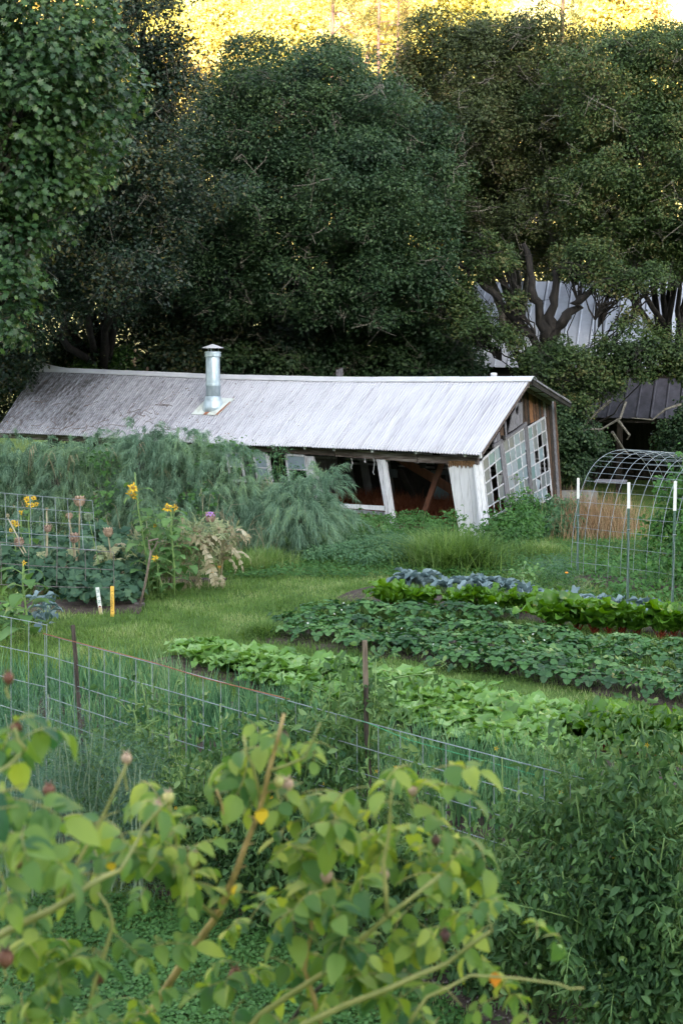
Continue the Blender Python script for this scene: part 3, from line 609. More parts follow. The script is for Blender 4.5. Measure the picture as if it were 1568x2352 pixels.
# left part of the front wall, mostly hidden: low boards
for i in range(34):
    x0 = -5.9 - i * .245; MB().box((x0 - .235, .0 + rs2.uniform(-.006, .006), 0), (x0, .03, .95 + rs2.uniform(-.02, .02))).build('wall_board', M_DARKW, shed)
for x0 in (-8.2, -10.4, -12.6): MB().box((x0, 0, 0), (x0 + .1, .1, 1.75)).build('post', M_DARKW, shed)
# --- gable wall
GN = (1, 0, .2)
def gq(pts, th, name, mat, off=0.0):
    P = [hitp(*g_(*p), GN, off) for p in pts]; return slab(P, (-th, 0, 0), name, mat)
gq([(572, 850), (640, 1500), (662, 1500), (600, 840)], .04, 'wall_board', M_WHITE, .03)
gq([(602, 838), (664, 1450), (697, 1400), (634, 815)], .04, 'wall_board', M_WHITE, .025)
gq([(790, 650), (862, 1270), (906, 1300), (826, 640)], .06, 'post', M_GREYW, .03)
gq([(1008, 520), (1072, 1200), (1094, 1190), (1040, 505)], .06, 'post', M_GREYW, .03)
for (a0, a1, b0, b1, m_) in ((1193, 1215, 1250, 1276, M_BRNW), (1217, 1240, 1278, 1303, M_BRNW), (1242, 1262, 1305, 1328, M_GREYW), (1264, 1280, 1330, 1346, M_BRNW)):
    gq([(a0, 195), (b0, 1205), (b1, 1205), (a1, 205)], .03, 'wall_board', m_, rs2.uniform(.0, .02))
def rake(x): return 118 + (1055 - x) * 1.62 + 14
for (x0, x1, m_) in ((984, 1008, M_BRNW), (1010, 1031, M_BRNW), (1033, 1047, M_DARKW), (1049, 1078, M_ORNW), (1080, 1104, M_BRNW), (1106, 1128, M_BRNW), (1130, 1150, M_DARKW), (1152, 1172, M_BRNW), (1174, 1191, M_GREYW)):
    t0, t1 = (rake(x0), rake(x1)) if x1 < 1055 else (160 + (x0 - 1055) * .45, 160 + (x1 - 1055) * .45)
    gq([(x0 - 6, t0), (x0 + 12, 505 - (x0 - 985) * .38), (x1 + 12, 505 - (x1 - 985) * .38), (x1 - 6, t1)], .025, 'wall_board', m_, rs2.uniform(-.01, .015))
for (x0, x1, m_) in ((742, 764, M_GREYW), (768, 792, M_GREYW), (796, 822, M_BRNW), (838, 850, M_GREYW)):
    gq([(x0, rake(x0)), (x0 + 10, 690 - (x0 - 740) * .6), (x1 + 10, 690 - (x1 - 740) * .6), (x1, rake(x1))], .025, 'wall_board', m_, rs2.uniform(-.01, .015))
gq([(738, 672), (742, 702), (832, 645), (1034, 500), (1034, 468), (940, 545), (832, 612)], .05, 'header_beam', M_GREYW, .05)
gq([(820, 590), (826, 632), (845, 628), (838, 588)], .04, 'bracket', M_DARKW, .07)
# grey board with its oval hole
ctr = (947, 350); outer = [(990, 262), (998, 478), (872, 568), (862, 468), (905, 402)]
ring_o, ring_i = [], []
for i in range(20):
    an = 2 * math.pi * i / 20; dx, dy = math.cos(an) * 15, math.sin(an) * 58; ring_i.append((ctr[0] + dx, ctr[1] + dy)); best = None
    for j in range(5):
        (x1, y1), (x2, y2) = outer[j], outer[(j + 1) % 5]; ex, ey = x2 - x1, y2 - y1; den = dx * ey - dy * ex
        if abs(den) < 1e-9: continue
        s_ = ((x1 - ctr[0]) * ey - (y1 - ctr[1]) * ex) / den; q_ = ((x1 - ctr[0]) * dy - (y1 - ctr[1]) * dx) / den
        if s_ > 0 and -1e-6 <= q_ <= 1 + 1e-6 and (best is None or s_ < best): best = s_
    ring_o.append((ctr[0] + dx * (best or 1.5), ctr[1] + dy * (best or 1.5)))
Po = [hitp(*g_(*p), GN, .045) for p in ring_o]; Pi = [hitp(*g_(*p), GN, .045) for p in ring_i]; vs = Po + Pi + [p + Vector((-.03, 0, 0)) for p in Po + Pi]; fs = []
for i in range(20):
    j = (i + 1) % 20; fs += [(i, j, 20 + j, 20 + i), (40 + i, 60 + i, 60 + j, 40 + j), (i, 40 + i, 40 + j, j), (20 + i, 20 + j, 60 + j, 60 + i)]
MB().add(vs, fs).build('vent_board', M_GREYW, shed)
sash([(640, 808), (797, 668), (860, 1240), (700, 1330)], 3, 5, g_, plane='g', broken={(1, 1), (2, 1), (4, 0), (4, 1), (4, 2), (3, 1), (2, 2, 'h')})
sash([(822, 640), (1008, 525), (1072, 1175), (905, 1290)], 4, 6, g_, plane='g', broken={(5, 0), (5, 3, 'h')})
sash([(1040, 522), (1192, 428), (1256, 1130), (1092, 1225)], 4, 6, g_, plane='g', broken={(1, 2), (2, 1), (2, 3), (3, 2), (3, 3), (5, 3), (4, 1, 'h')})
# --- back wall and inside
SH = lambda x, y, z: (x - .2 * z, y, z)
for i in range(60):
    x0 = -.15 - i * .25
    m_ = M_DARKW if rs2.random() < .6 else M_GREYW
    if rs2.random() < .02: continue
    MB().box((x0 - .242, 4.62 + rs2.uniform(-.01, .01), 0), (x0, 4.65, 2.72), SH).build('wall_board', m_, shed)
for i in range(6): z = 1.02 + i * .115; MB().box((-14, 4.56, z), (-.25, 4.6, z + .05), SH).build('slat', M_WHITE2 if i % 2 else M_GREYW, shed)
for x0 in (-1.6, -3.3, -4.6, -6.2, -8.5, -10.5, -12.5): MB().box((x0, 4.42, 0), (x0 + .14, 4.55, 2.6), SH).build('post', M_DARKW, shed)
def iq(pts, y, th, name, mat): P = [hitp(*h_(*p), (0, 1, 0), y) for p in pts]; return slab(P, (0, th, 0), name, mat)
iq([(735, 128), (1180, 390), (1440, 555), (1440, 440), (1160, 270), (900, 128)], 2.3, .06, 'brace', M_BRACE)
iq([(1285, 128), (1040, 820), (1105, 800), (1345, 128)], .9, .07, 'brace', M_BRACE)
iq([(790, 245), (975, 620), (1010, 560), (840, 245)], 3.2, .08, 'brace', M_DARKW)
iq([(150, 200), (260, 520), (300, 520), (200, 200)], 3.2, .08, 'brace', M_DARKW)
iq([(672, 240), (682, 335), (800, 342), (795, 245)], 4.4, .01, 'pane', M_GL[2])
iq([(1185, 400), (1215, 585), (1385, 600), (1370, 405)], 4.4, .01, 'pane', M_GL[0])
iq([(1175, 255), (1180, 300), (1400, 315), (1395, 260)], 4.4, .01, 'pane', M_GL[2])
for (x_, y_) in ((140, 140), (1088, 180)):
    p = hitp(*h_(x_, y_), (0, 1, 0), 1.2); MB().lathe([(.07, 0), (.09, .13), (.095, .14)], p - Vector((0, 0, .1)), 10).build('hanging_pot', M_DARKW, shed)
for (x_, l) in ((268, 90), (522, 140), (420, 30)):
    p = hitp(*h_(x_, 115), (0, 1, 0), -.03); MB().tube([p, p + Vector((.03, 0, -.12)), p + Vector((-.01, 0, -.0024 * l)), p + Vector((.03, -.01, -.0028 * l))], .007, .005, 4).build('twine', M_WHITE, shed)
# lower sill of the gable and soil floor inside
MB().add([(x, y, .02) for x, y in ((0, .05), (0, 4.6), (-14.3, 4.6), (-14.3, .05))], [(0, 1, 2, 3)]).build('dirt_floor', noise_mat('shed_dirt', [(.035, .018, .012), (.09, .04, .024), (.13, .07, .045)], 2.5, .95, detail=8, bump=.5), shed)
# --- chimney pipe standing on the roof
e0, e1, r0 = roof_pt(.5, 0), roof_pt(.6, 0), roof_pt(.5, 1)
rn = (e1 - e0).cross(r0 - e0).normalized(); rn = -rn if rn.z < 0 else rn
cb = hitp(490, 934, rn, rn.dot(roof_pt(.63, .45)))
cw = SO + Matrix.Rotation(SA, 3, 'Z') @ cb
ch = tag(empty('chimney_pipe', cw, SA), 'galvanised round chimney pipe with a cone cap rising from the corrugated roof', 'chimney pipe')
rad = .183
MB().lathe([(rad, .18), (rad, .52), (rad + .004, .525), (rad + .012, .54), (rad + .002, .555), (rad + .01, .57), (rad + .002, .585), (rad, .60), (rad - .004, 1.27), (rad - .01, 1.28)], n=32).build('pipe', M_GALV, ch, smooth=True)
MB().lathe([(rad + .028, 1.27), (rad + .032, 1.28), (rad + .022, 1.30), (rad + .032, 1.325), (rad + .022, 1.34), (rad + .03, 1.36), (rad + .028, 1.385), (rad + .012, 1.40), (rad - .03, 1.405)], n=32).build('collar', M_GALV, ch, smooth=True)
MB().lathe([(.275, 1.485), (.278, 1.495), (.15, 1.54), (.01, 1.59)], n=32).build('cone_cap', M_CAP, ch)
for i in range(3):
    an = i * 2.09 - 1.2; MB().bar((math.cos(an) * .15, math.sin(an) * .15, 1.38), (math.cos(an) * .155, math.sin(an) * .155, 1.515), .03, .008, (math.cos(an), math.sin(an), 0)).build('cap_strap', M_GALV, ch)
MB().lathe([(.285, -.12), (.27, .0), (.24, .13), (.225, .165), (.228, .175), (.222, .18), (.21, .23), (rad + .003, .275)], n=32).build('storm_collar', M_GALV, ch, smooth=True)
sl = Vector((0, 2.778, 1.59)).normalized(); sn = Vector((0, -1.59, 2.778)).normalized()
def sp(a, b_, h): return Vector((1, 0, 0)) * a + sl * b_ + sn * h
M_FLASH = noise_mat('flashing', [(.30, .22, .17), (.50, .52, .48), (.60, .64, .62)], 3, .5, lo=.25, hi=.5)
slab([sp(-.42, -.42, .02), sp(.40, -.42, .02), sp(.44, .36, .02), sp(-.4, .40, .02)], sn * .012, 'flashing', M_FLASH, ch)
slab([sp(-.05, -.43, .034), sp(.06, -.43, .034), sp(.08, -.25, .034), sp(-.03, -.24, .034)], sn * .003, 'rust_patch', M_RUST, ch)
slab([sp(.32, -.42, .034), sp(.40, -.42, .034), sp(.44, .2, .034), sp(.40, .2, .034)], sn * .003, 'rust_patch', M_RUST, ch)
MB().tube([(.02, -.2, 1.3), (.12, -.19, .9), (.3, .1, .55), (.62, .25, .12)], .003, .003, 3).build('guy_wire', M_GALV, ch)
# small pipe and a metal scrap showing over the ridge
p = at(1133, 872, 36.3); q_ = tag(empty('vent_pipe', (p.x, p.y, p.z - .5)), 'short white vent pipe just showing over the right of the ridge', 'vent pipe')
MB().lathe([(.075, 0), (.075, .60), (.08, .61), (.08, .66), (.03, .67)], n=16).build('pipe', M_CAP, q_, smooth=True)
MB().lathe([(.12, -.1), (.085, .08)], n=16).build('base_flange', M_GALV, q_)
p = at(779, 862, 38.6); q_ = tag(empty('metal_scrap', p, .3), 'small bent corrugated metal scrap sticking up over the middle of the ridge', 'metal scrap')
MB().add([(-.1 + .03 * i, .02 * (i % 2), -.3) for i in range(8)] + [(-.1 + .026 * i + .02, .02 * (i % 2), .14 + .008 * i) for i in range(8)], [(i, i + 1, i + 9, i + 8) for i in range(7)] + [(i + 8, i + 9, i + 1, i) for i in range(7)]).build('bent_sheet', M_GREYW, q_)
# dry vines, leaves and dirt lying on the left part of the roof
rg = np.random.default_rng(8); n = 900
u = 1 - rg.random(n) ** 1.3 * .55; tt = rg.random(n) ** 1.6 * .9 + .02; u = np.clip(u - .1 * (rg.random(n) < .3), .3, .985)
Lp = A([list(roof_pt(a, b_) + sn * .022) for a, b_ in zip(u, tt)]); D = nrm(rg.normal(size=(n, 3)) * A([1, .8, .3])); Nn = nrm(A(list(sn)) + .4 * rnds(n, rg))
S = rg.uniform(.015, .05, n); V, Fc = scatter(KITE[0], KITE[1], frames(D, Nn, np.stack([S * .7, S, S], 1)), Lp)
o = link('fallen_leaves', mesh_np('fallen_leaves', V, Fc), leaf_mat('dry_litter', [(.05, .03, .02), (.14, .08, .05), (.30, .20, .12), (.10, .07, .05)], rough=.9, trans=.1), shed); o['kind'] = 'stuff'
mb = MB()
for i in range(46):
    a = roof_pt(rs2.uniform(.62, .97), rs2.uniform(.04, .5)) + sn * .03; pts = [a]; d = Vector((rs2.uniform(-1, 1), rs2.uniform(-.5, .5), 0))
    for j in range(5): d = (d + Vector((rs2.uniform(-.6, .6), rs2.uniform(-.6, .6), 0))).normalized(); st = Vector((d.x, d.y * sl.y, d.y * sl.z)) * rs2.uniform(.05, .14); pts.append(pts[-1] + st)
    mb.tube(pts, .006, .003, 3, cap=False)
o = mb.build('dry_vine', M_PEEL, shed); o['kind'] = 'stuff'
# ------------------------------------------------------------ plant materials
G = leaf_mat
M_CHARD = G('leaf_chard', [(.04, .10, .015), (.08, .19, .022), (.13, .26, .035)], rough=.35, trans=.3, spec=.6, nscale=2)
M_BEET = G('leaf_beet', [(.06, .14, .03), (.11, .23, .05), (.18, .33, .09), (.30, .44, .20)], rough=.42, trans=.3, spec=.5, nscale=2)
M_KALE = G('leaf_kale', [(.08, .13, .14), (.14, .20, .215), (.21, .28, .30)], rough=.6, trans=.15, spec=.35, nscale=2)
M_STRAW = G('leaf_strawberry', [(.012, .045, .015), (.03, .092, .028), (.058, .15, .04), (.13, .24, .08)], rough=.42, trans=.22, spec=.55, nscale=1.5)
M_MELON = G('leaf_melon', [(.022, .055, .035), (.04, .09, .055), (.065, .13, .075), (.10, .17, .09)], rough=.6, trans=.22, spec=.3, nscale=1.2)
M_SUNF = G('leaf_sunflower', [(.05, .11, .035), (.09, .18, .06), (.14, .25, .09)], rough=.6, trans=.35, nscale=2)
M_BEAN = G('leaf_bean', [(.03, .09, .025), (.06, .155, .04), (.10, .22, .06)], rough=.5, trans=.35, nscale=2)
M_ONION = G('leaf_onion', [(.04, .12, .06), (.075, .19, .085), (.13, .28, .12), (.28, .38, .17)], rough=.4, trans=.15, spec=.5, nscale=1)
M_TOM = G('leaf_tomato', [(.026, .066, .028), (.058, .122, .046), (.10, .185, .066), (.20, .29, .12)], rough=.55, trans=.25, spec=.35, nscale=1.3)
M_ROSE = G('leaf_rose', [(.03, .09, .045), (.08, .165, .045), (.15, .24, .05), (.30, .36, .08)], rough=.45, trans=.4, spec=.4, nscale=3, nmix=.3)
M_ASP = G('asparagus_fern', [(.07, .13, .085), (.12, .205, .14), (.20, .31, .215), (.24, .35, .17)], rough=.6, trans=.3, nscale=.9)
M_DILL = G('dill_fern', [(.05, .11, .09), (.09, .17, .13), (.14, .23, .15)], rough=.6, trans=.3, nscale=1.5)
M_GRASS = G('grass_blade', [(.05, .105, .026), (.10, .18, .045), (.155, .25, .07), (.30, .34, .16)], rough=.55, trans=.35, nscale=.8, nmix=.5)
M_WEED = G('leaf_weed', [(.03, .09, .022), (.055, .14, .035), (.09, .20, .055)], rough=.5, trans=.32, nscale=1.3)
M_NETTLE = G('leaf_nettle', [(.04, .10, .05), (.07, .155, .07), (.11, .21, .10)], rough=.5, trans=.3, nscale=1.3)
M_SQUASH = G('leaf_squash', [(.09, .18, .06), (.14, .26, .09), (.20, .33, .13)], rough=.55, trans=.35, nscale=1.3)
M_STRAWD = G('dry_grass', [(.16, .09, .05), (.28, .19, .11), (.42, .32, .20)], rough=.9, trans=.2, nscale=1)
M_RUSTG = G('rusty_dry_brush', [(.10, .03, .015), (.18, .06, .03), (.24, .11, .06)], rough=.9, trans=.2, nscale=1)
M_ARTI = G('leaf_artichoke', [(.15, .20, .10), (.25, .28, .15), (.34, .33, .20)], rough=.7, trans=.25, nscale=2)
M_DEADL = G('dead_leaf', [(.22, .19, .11), (.34, .30, .20), (.46, .42, .32)], rough=.85, trans=.25, nscale=3)
M_STEM = plain('stem_green', (.16, .26, .08)); M_STEMP = plain('stem_pale', (.26, .33, .22)); M_RED = plain('stem_red', (.17, .028, .014), .4); M_CANE = noise_mat('rose_cane', [(.16, .12, .05), (.36, .25, .10), (.42, .33, .16)], 22, .5, stretch=(1, 1, 1))
M_CANEG = noise_mat('rose_cane_green', [(.15, .18, .05), (.30, .28, .10)], 22, .5)
M_PET = plain('petal_yellow', (.70, .43, .015)); M_DISC = plain('disc_amber', (.35, .20, .03)); M_PETO = plain('petal_orange', (.8, .28, .02)); M_WHP = plain('petal_white', (.72, .72, .68)); M_PURP = plain('thistle_purple', (.42, .22, .62)); M_PINKB = noise_mat('artichoke_bract', [(.24, .13, .12), (.38, .25, .21), (.30, .28, .18)], 20, .7)
M_TAN = noise_mat('dry_seed_head', [(.30, .19, .14), (.50, .38, .29)], 25, .85); M_DKBR = plain('dark_seed', (.07, .035, .02)); M_TOMF = plain('green_tomato', (.22, .33, .10), .25)
M_SOIL = noise_mat('dark_soil', [(.022, .016, .014), (.055, .04, .035), (.10, .08, .07)], 9, .95, detail=9, bump=1, bdist=.03)
M_WIRE = noise_mat('galvanised_wire', [(.20, .23, .26), (.36, .40, .44)], 4, .5, metal=.4); M_WIRED = noise_mat('dull_wire', [(.10, .09, .09), (.22, .2, .2)], 6, .7, metal=.3)
M_TPOST = noise_mat('green_steel', [(.05, .09, .075), (.09, .15, .12)], 8, .5); M_WPAINT = plain('white_enamel', (.74, .74, .74), .4)
M_STAKE = noise_mat('dark_stake', [(.02, .014, .014), (.06, .045, .04), (.11, .085, .08)], 7, .9, stretch=(6, 6, .7), bump=.6, detail=8); M_STAKEP = noise_mat('pale_stake_wood', [(.10, .07, .055), (.26, .20, .16)], 7, .9, stretch=(7, 7, .6), detail=8)

# ------------------------------------------------------------ leaf shapes (base at the origin, growing along +Y, normal +Z)
def leaf_path(L, pet, a0, bend, n, seed=0):
    tot = L + pet; y = z = 0; out = [(0, 0, a0)]
    for i in range(n):
        s = (i + .5) / n; an = a0 - bend * s ** 1.4; y += math.cos(an) * tot / n; z += math.sin(an) * tot / n; out.append((y, z, an))
    return out
def blade(name, seed, L, W, pet, a0, bend, crinkle, mb_, ms_, prof=(.7, .75), nl=8, nw=4, cup=.25, wave=0.0, pr=.006):
    rg = random.Random(seed); npet = 3 if pet > .02 else 0; n = nl + npet; P = leaf_path(L, pet, R(a0), R(bend), n)
    vs, fs, mi = [], [], []
    if npet:
        for i in range(npet + 1):
            y, z, an = P[i]; r = pr * (1.3 - .5 * i / npet)
            vs += [(r, y, z), (0, y + r * math.sin(an), z - r * math.cos(an)), (-r, y, z), (0, y - r * math.sin(an), z + r * math.cos(an))]
        for i in range(npet):
            for k_2 in range(4): fs.append((i * 4 + k_2, i * 4 + (k_2 + 1) % 4, i * 4 + 4 + (k_2 + 1) % 4, i * 4 + 4 + k_2)); mi.append(1)
    o = len(vs); ph = rg.uniform(0, 6)
    for i in range(nl + 1):
        y, z, an = P[npet + i]; u = i / nl; w_ = W / 2 * max(.03, math.sin(math.pi * min(.995, (u * .97 + .02)) ** prof[0]) ** prof[1])
        for j in range(nw + 1):
            q = (j / nw - .5) * 2; e = abs(q)
            x = q * w_ * (1 + rg.uniform(-.08, .08)); h = cup * w_ * e * e + rg.uniform(-1, 1) * crinkle * (.4 + e) * (0 if e < .1 else 1) + wave * w_ * e * math.sin(u * 14 + ph + (3 if q > 0 else 0))
            vs.append((x, y - h * math.sin(an), z + h * math.cos(an)))
    for i in range(nl):
        for j in range(nw): a = o + i * (nw + 1) + j; fs.append((a, a + 1, a + nw + 2, a + nw + 1)); mi.append(0)
    me = bpy.data.meshes.new(name); me.from_pydata(vs, [], fs); me.materials.append(mb_); me.materials.append(ms_)
    me.polygons.foreach_set('material_index', mi); me.polygons.foreach_set('use_smooth', [True] * len(fs)); me.update(); return me
def outline_leaf(name, pts, pet, mat, ms_, fold=.15, cup=-.1, size=1.0, copies=((0, 0, 0),), a0=50):
    """flat outlined leaf or leaflets on one petiole; copies = (azimuth deg, dx, tilt)"""
    mb = MB(); h0 = pet * math.sin(R(a0)); y0 = pet * math.cos(R(a0)); mi = []
    if pet > 0:
        r = .003; mb.add([(r, 0, 0), (-r, 0, 0), (0, 0, r * 1.5), (r, y0, h0), (-r, y0, h0), (0, y0, h0 + r)], [(0, 1, 4, 3), (1, 2, 5, 4), (2, 0, 3, 5)]); mi += [1] * 3
    for az, tilt, sc_ in copies:
        c, s = math.cos(R(az)), math.sin(R(az)); o = len(mb.v); n = len(pts)
        V = [(x * size * sc_, y * size * sc_, (fold * abs(x) + cup * y * y / max(.1, 1)) * size * sc_ + y * size * sc_ * math.tan(R(tilt))) for x, y in pts] + [(0, .45 * size * sc_, (-.02) * size + .45 * size * sc_ * math.tan(R(tilt)))]
        mb.add([(x * c - y * s, y0 + x * s + y * c, h0 + z) for x, y, z in V], [(i, (i + 1) % n, n) for i in range(n)]); mi += [0] * n
    me = mb.mesh(name); me.materials.append(mat); me.materials.append(ms_); me.polygons.foreach_set('material_index', mi); return me
OVAL = [(0, 0), (.28, .08), (.45, .3), (.48, .55), (.36, .82), (.14, .97), (0, 1.0), (-.14, .97), (-.36, .82), (-.48, .55), (-.45, .3), (-.28, .08)]
HEART = [(0, .06), (.2, -.04), (.42, .1), (.5, .35), (.34, .68), (.12, .92), (0, 1.08), (-.12, .92), (-.34, .68), (-.5, .35), (-.42, .1), (-.2, -.04)]
PALM = [(0, .08), (.22, -.06), (.46, .02), (.40, .22), (.60, .40), (.52, .62), (.30, .66), (.26, .92), (.1, .98), (0, 1.08), (-.1, .98), (-.26, .92), (-.30, .66), (-.52, .62), (-.60, .40), (-.40, .22), (-.46, .02), (-.22, -.06)]
CHARD = [blade('chard_leaf', i, .25, .17, .12, 80 + i * 3, 88 - i * 12, .018, M_CHARD, M_RED, wave=.38, nl=9, pr=.006) for i in range(5)]
BEETL = [blade('beet_leaf', 10 + i, .17, .125, .12, 80 + i * 3, 70 + i * 14, .014, M_BEET, M_STEM, wave=.36, nl=8) for i in range(5)]
KALE = [blade('kale_leaf', 20 + i, .30, .10, .08, 84 + i * 2, 95 + i * 18, .014, M_KALE, M_STEMP, prof=(.8, .6), wave=.12, cup=.9) for i in range(4)]
STRAWL = [outline_leaf('strawberry_leaf', OVAL, .20, M_STRAW, M_STEM, fold=.35, size=.075, copies=((0, 5 - 12 * i, 1), (95, 18 - 10 * i, .95), (-95, 12, .85)), a0=66 + 8 * i) for i in range(3)]
MELL = [outline_leaf('melon_leaf', PALM, .07, M_MELON, M_STEM, fold=.25, cup=-.2, size=.13 + .015 * i) for i in range(3)]
SUNL = [blade('sunflower_leaf', 40 + i, .20, .15, .08, 40, 85 + 15 * i, .006, M_SUNF, M_STEM, prof=(.62, .8), cup=.1, nl=6) for i in range(3)]
BEANL = [outline_leaf('bean_leaf', HEART, .07, M_BEAN, M_STEM, fold=.2, cup=-.2, size=.085, copies=((0, -15, 1), (85, -10, .95), (-85, -10, .95)), a0=30) for i in range(2)]
SQL = [outline_leaf('squash_leaf', PALM, .16, M_SQUASH, M_STEMP, fold=.3, cup=-.2, size=.17 + .03 * i, a0=60) for i in range(2)]
BRAML = [outline_leaf('bramble_leaf', HEART, .06, M_WEED, M_STEM, fold=.25, cup=-.2, size=.075, copies=((0, -15, 1), (90, -10, .85), (-90, -10, .85)), a0=20) for i in range(2)]
def jag(name, L, W, mat, seed, a0, bend, ms_):
    rg = random.Random(seed); P = leaf_path(L, .03, R(a0), R(bend), 12); vs = []; fs = []
    for i, (y, z, an) in enumerate(P):
        u = i / 12; w_ = W / 2 * math.sin(math.pi * min(.99, u + .06)) ** .6
        for q in (-1, 0, 1): vs.append((q * w_ * .18, y, z + abs(q) * .01))
    mi = []
    for i in range(12):
        a = i * 3; fs += [(a, a + 1, a + 4, a + 3), (a + 1, a + 2, a + 5, a + 4)]; mi += [0, 0]
        y, z, an = P[i]; y2, z2, _ = P[i + 1]; u = i / 12; w_ = W / 2 * math.sin(math.pi * min(.99, u + .06)) ** .6 * rg.uniform(.7, 1.2)
        if 1 < i < 12:
            for q in (-1, 1): 
                b0 = len(vs); vs += [(q * w_ * .17, y, z + .01), (q * w_ * .17, y2, z2 + .01), (q * w_, y2 + .03 * rg.random(), z2 - rg.uniform(-.02, .05)), (q * w_ * .7, y + .01, z - rg.uniform(-.02, .04))]; fs.append((b0, b0 + 1, b0 + 2, b0 + 3)); mi.append(0)
    me = bpy.data.meshes.new(name); me.from_pydata(vs, [], fs); me.materials.append(mat); me.update(); return me
ARTL = [jag('artichoke_leaf', .55, .26, M_ARTI, i, 60, 110 + 20 * i, M_STEMP) for i in range(2)]; ARTD = [jag('dead_artichoke_leaf', .55, .17, M_DEADL, 7 + i, 42, 120 + 14 * i, M_STEMP) for i in range(3)]
def tomato_leaf(seed):
    rg = random.Random(seed); parts = []; P = leaf_path(.22, .0, R(35), R(95), 6); mb = MB(); mi = []
    for i in range(6):
        (y, z, a), (y2, z2, _) = P[i], P[i + 1]; mb.add([(.0025, y, z), (-.0025, y, z), (-.002, y2, z2), (.002, y2, z2)], [(0, 1, 2, 3)]); mi.append(1)
    for i in (1, 2, 3, 4, 5, 6):
        y, z, a = P[i]
        for q in ((-1, 1) if i < 6 else (0,)):
            l = rg.uniform(.05, .085) * (1 if i < 6 else 1.2); wd = l * rg.uniform(.18, .36); d = Vector((q * rg.uniform(.6, 1), .45 + (q == 0) * .6, rg.uniform(-1.1, -.1))).normalized(); s = d.cross(Vector((0, rg.uniform(-.4, .4), 1))).normalized(); nn = s.cross(d); b = Vector((0, y, z)); cu = rg.uniform(.25, .7)
            pts = [b]
            for u, w_ in ((.3, .85), (.65, .8)): pts += [b + d * l * u + s * wd * w_ * .6 + nn * wd * cu * w_, b + d * l * u - nn * wd * .1, b + d * l * u - s * wd * w_ * .6 + nn * wd * cu * w_]
            pts.append(b + d * l - nn * l * rg.uniform(0, .25)); mb.add(pts, [(0, 1, 2), (0, 2, 3), (1, 4, 5, 2), (2, 5, 6, 3), (4, 7, 5), (5, 7, 6)]); mi += [0] * 6
    me = mb.mesh('tomato_leaf'); me.materials.append(M_TOM); me.materials.append(M_STEM); me.polygons.foreach_set('material_index', mi); return me
TOML = [tomato_leaf(i) for i in range(6)]
def rose_leaf(seed, nlf=5, dr=1.0):
    rg = random.Random(seed); P = leaf_path(.095, 0, R(30), R(70), 6); mb = MB(); mi = []
    for i in range(6):
        (y, z, a), (y2, z2, _) = P[i], P[i + 1]; r = .0013; mb.add([(r, y, z), (-r, y, z), (0, y, z + r * 1.4), (r, y2, z2), (-r, y2, z2), (0, y2, z2 + r * 1.4)], [(0, 1, 4, 3), (1, 2, 5, 4), (2, 0, 3, 5)]); mi += [1] * 3
    for i, q in (((3, -1), (3, 1), (5, -1), (5, 1), (6, 0)) if nlf == 5 else ((2, -1), (2, 1), (4, -1), (4, 1), (5, -1), (5, 1), (6, 0))):
        y, z, a = P[i]; l = rg.uniform(.034, .047) * (1 if q else 1.15); wd = l * rg.uniform(.58, .74)
        d = Vector((q * rg.uniform(.85, 1.1), .4 + (q == 0) * .8, rg.uniform(-.75, -.05) * dr)).normalized(); s = d.cross(Vector((0, rg.uniform(-.2, .2), 1))).normalized(); nn = s.cross(d); b = Vector((0, y, z)); bend = rg.uniform(.12, .65); cup = rg.uniform(.1, .7)
        def q3(x, t): return b + d * l * t + s * x * wd / 2 + nn * (abs(x) * cup * wd * .5 - bend * l * t * t)
        prof = [(0, .02), (.6, .14), (.95, .36), (.98, .58), (.72, .8), (.3, .95), (0, 1.04)]
        o = []; 
        for x, t_ in prof: o.append(q3(x, t_))
        for x, t_ in prof[-2:0:-1]: o.append(q3(-x, t_))
        mid = [q3(0, t_) for t_ in (.14, .36, .58, .8, .95)]; n0 = len(o)
        V = o + mid; fs = [(0, 1, 12), (0, 12, 11), (1, 2, 13, 12), (2, 3, 14, 13), (3, 4, 15, 14), (4, 5, 16, 15), (5, 6, 16), (6, 7, 16), (11, 12, 13, 10), (10, 13, 14, 9), (9, 14, 15, 8), (8, 15, 16, 7)]
        mb.add(V, fs); mi += [0] * len(fs)
    me = mb.mesh('rose_leaf', True); me.materials.append(M_ROSE); me.materials.append(M_CANEG); me.polygons.foreach_set('material_index', mi); return me
ROSEL = [rose_leaf(i, 5 if i % 3 else 7, [1, .5, 1.5][i % 3]) for i in range(8)]

rp_ = random.Random(77)
def put(me, name, parent, loc, rz=0, tilt=0, s=1.0, roll=0):
    o = bpy.data.objects.new(name, me); COL.objects.link(o); o.parent = parent; o.location = loc; o.rotation_euler = (tilt, roll, rz); o.scale = (s, s, s); return o
def rosette(name, label, cat, group, p, leaves, n, s=1.0, up=.55, part='leaf', r=.03, spread=1.0):
    root = tag(empty(name, (p[0], p[1], gz(p[0], p[1])), rp_.uniform(0, 6.28)), label, cat, group)
    for i in range(n):
        f = i / max(1, n - 1); az = i * 2.4 + rp_.uniform(-.35, .35)
        put(rp_.choice(leaves), part, root, (math.sin(-az) * r * f, math.cos(az) * r * f, rp_.uniform(0, .02)), az, R(-30 * f * spread + rp_.uniform(-8, 12) + 6), s * rp_.uniform(.78, 1.12) * (.75 + .25 * f))
    return root
def row(p0, p1, n, jit=.06, jl=.3):
    a, b = gp(*p0), gp(*p1); d = b - a; out = []
    for i in range(n):
        q = a + d * ((i + .5 + rp_.uniform(-jl, jl)) / n); out.append((q.x + rp_.uniform(-jit, jit), q.y + rp_.uniform(-jit, jit)))
    return out
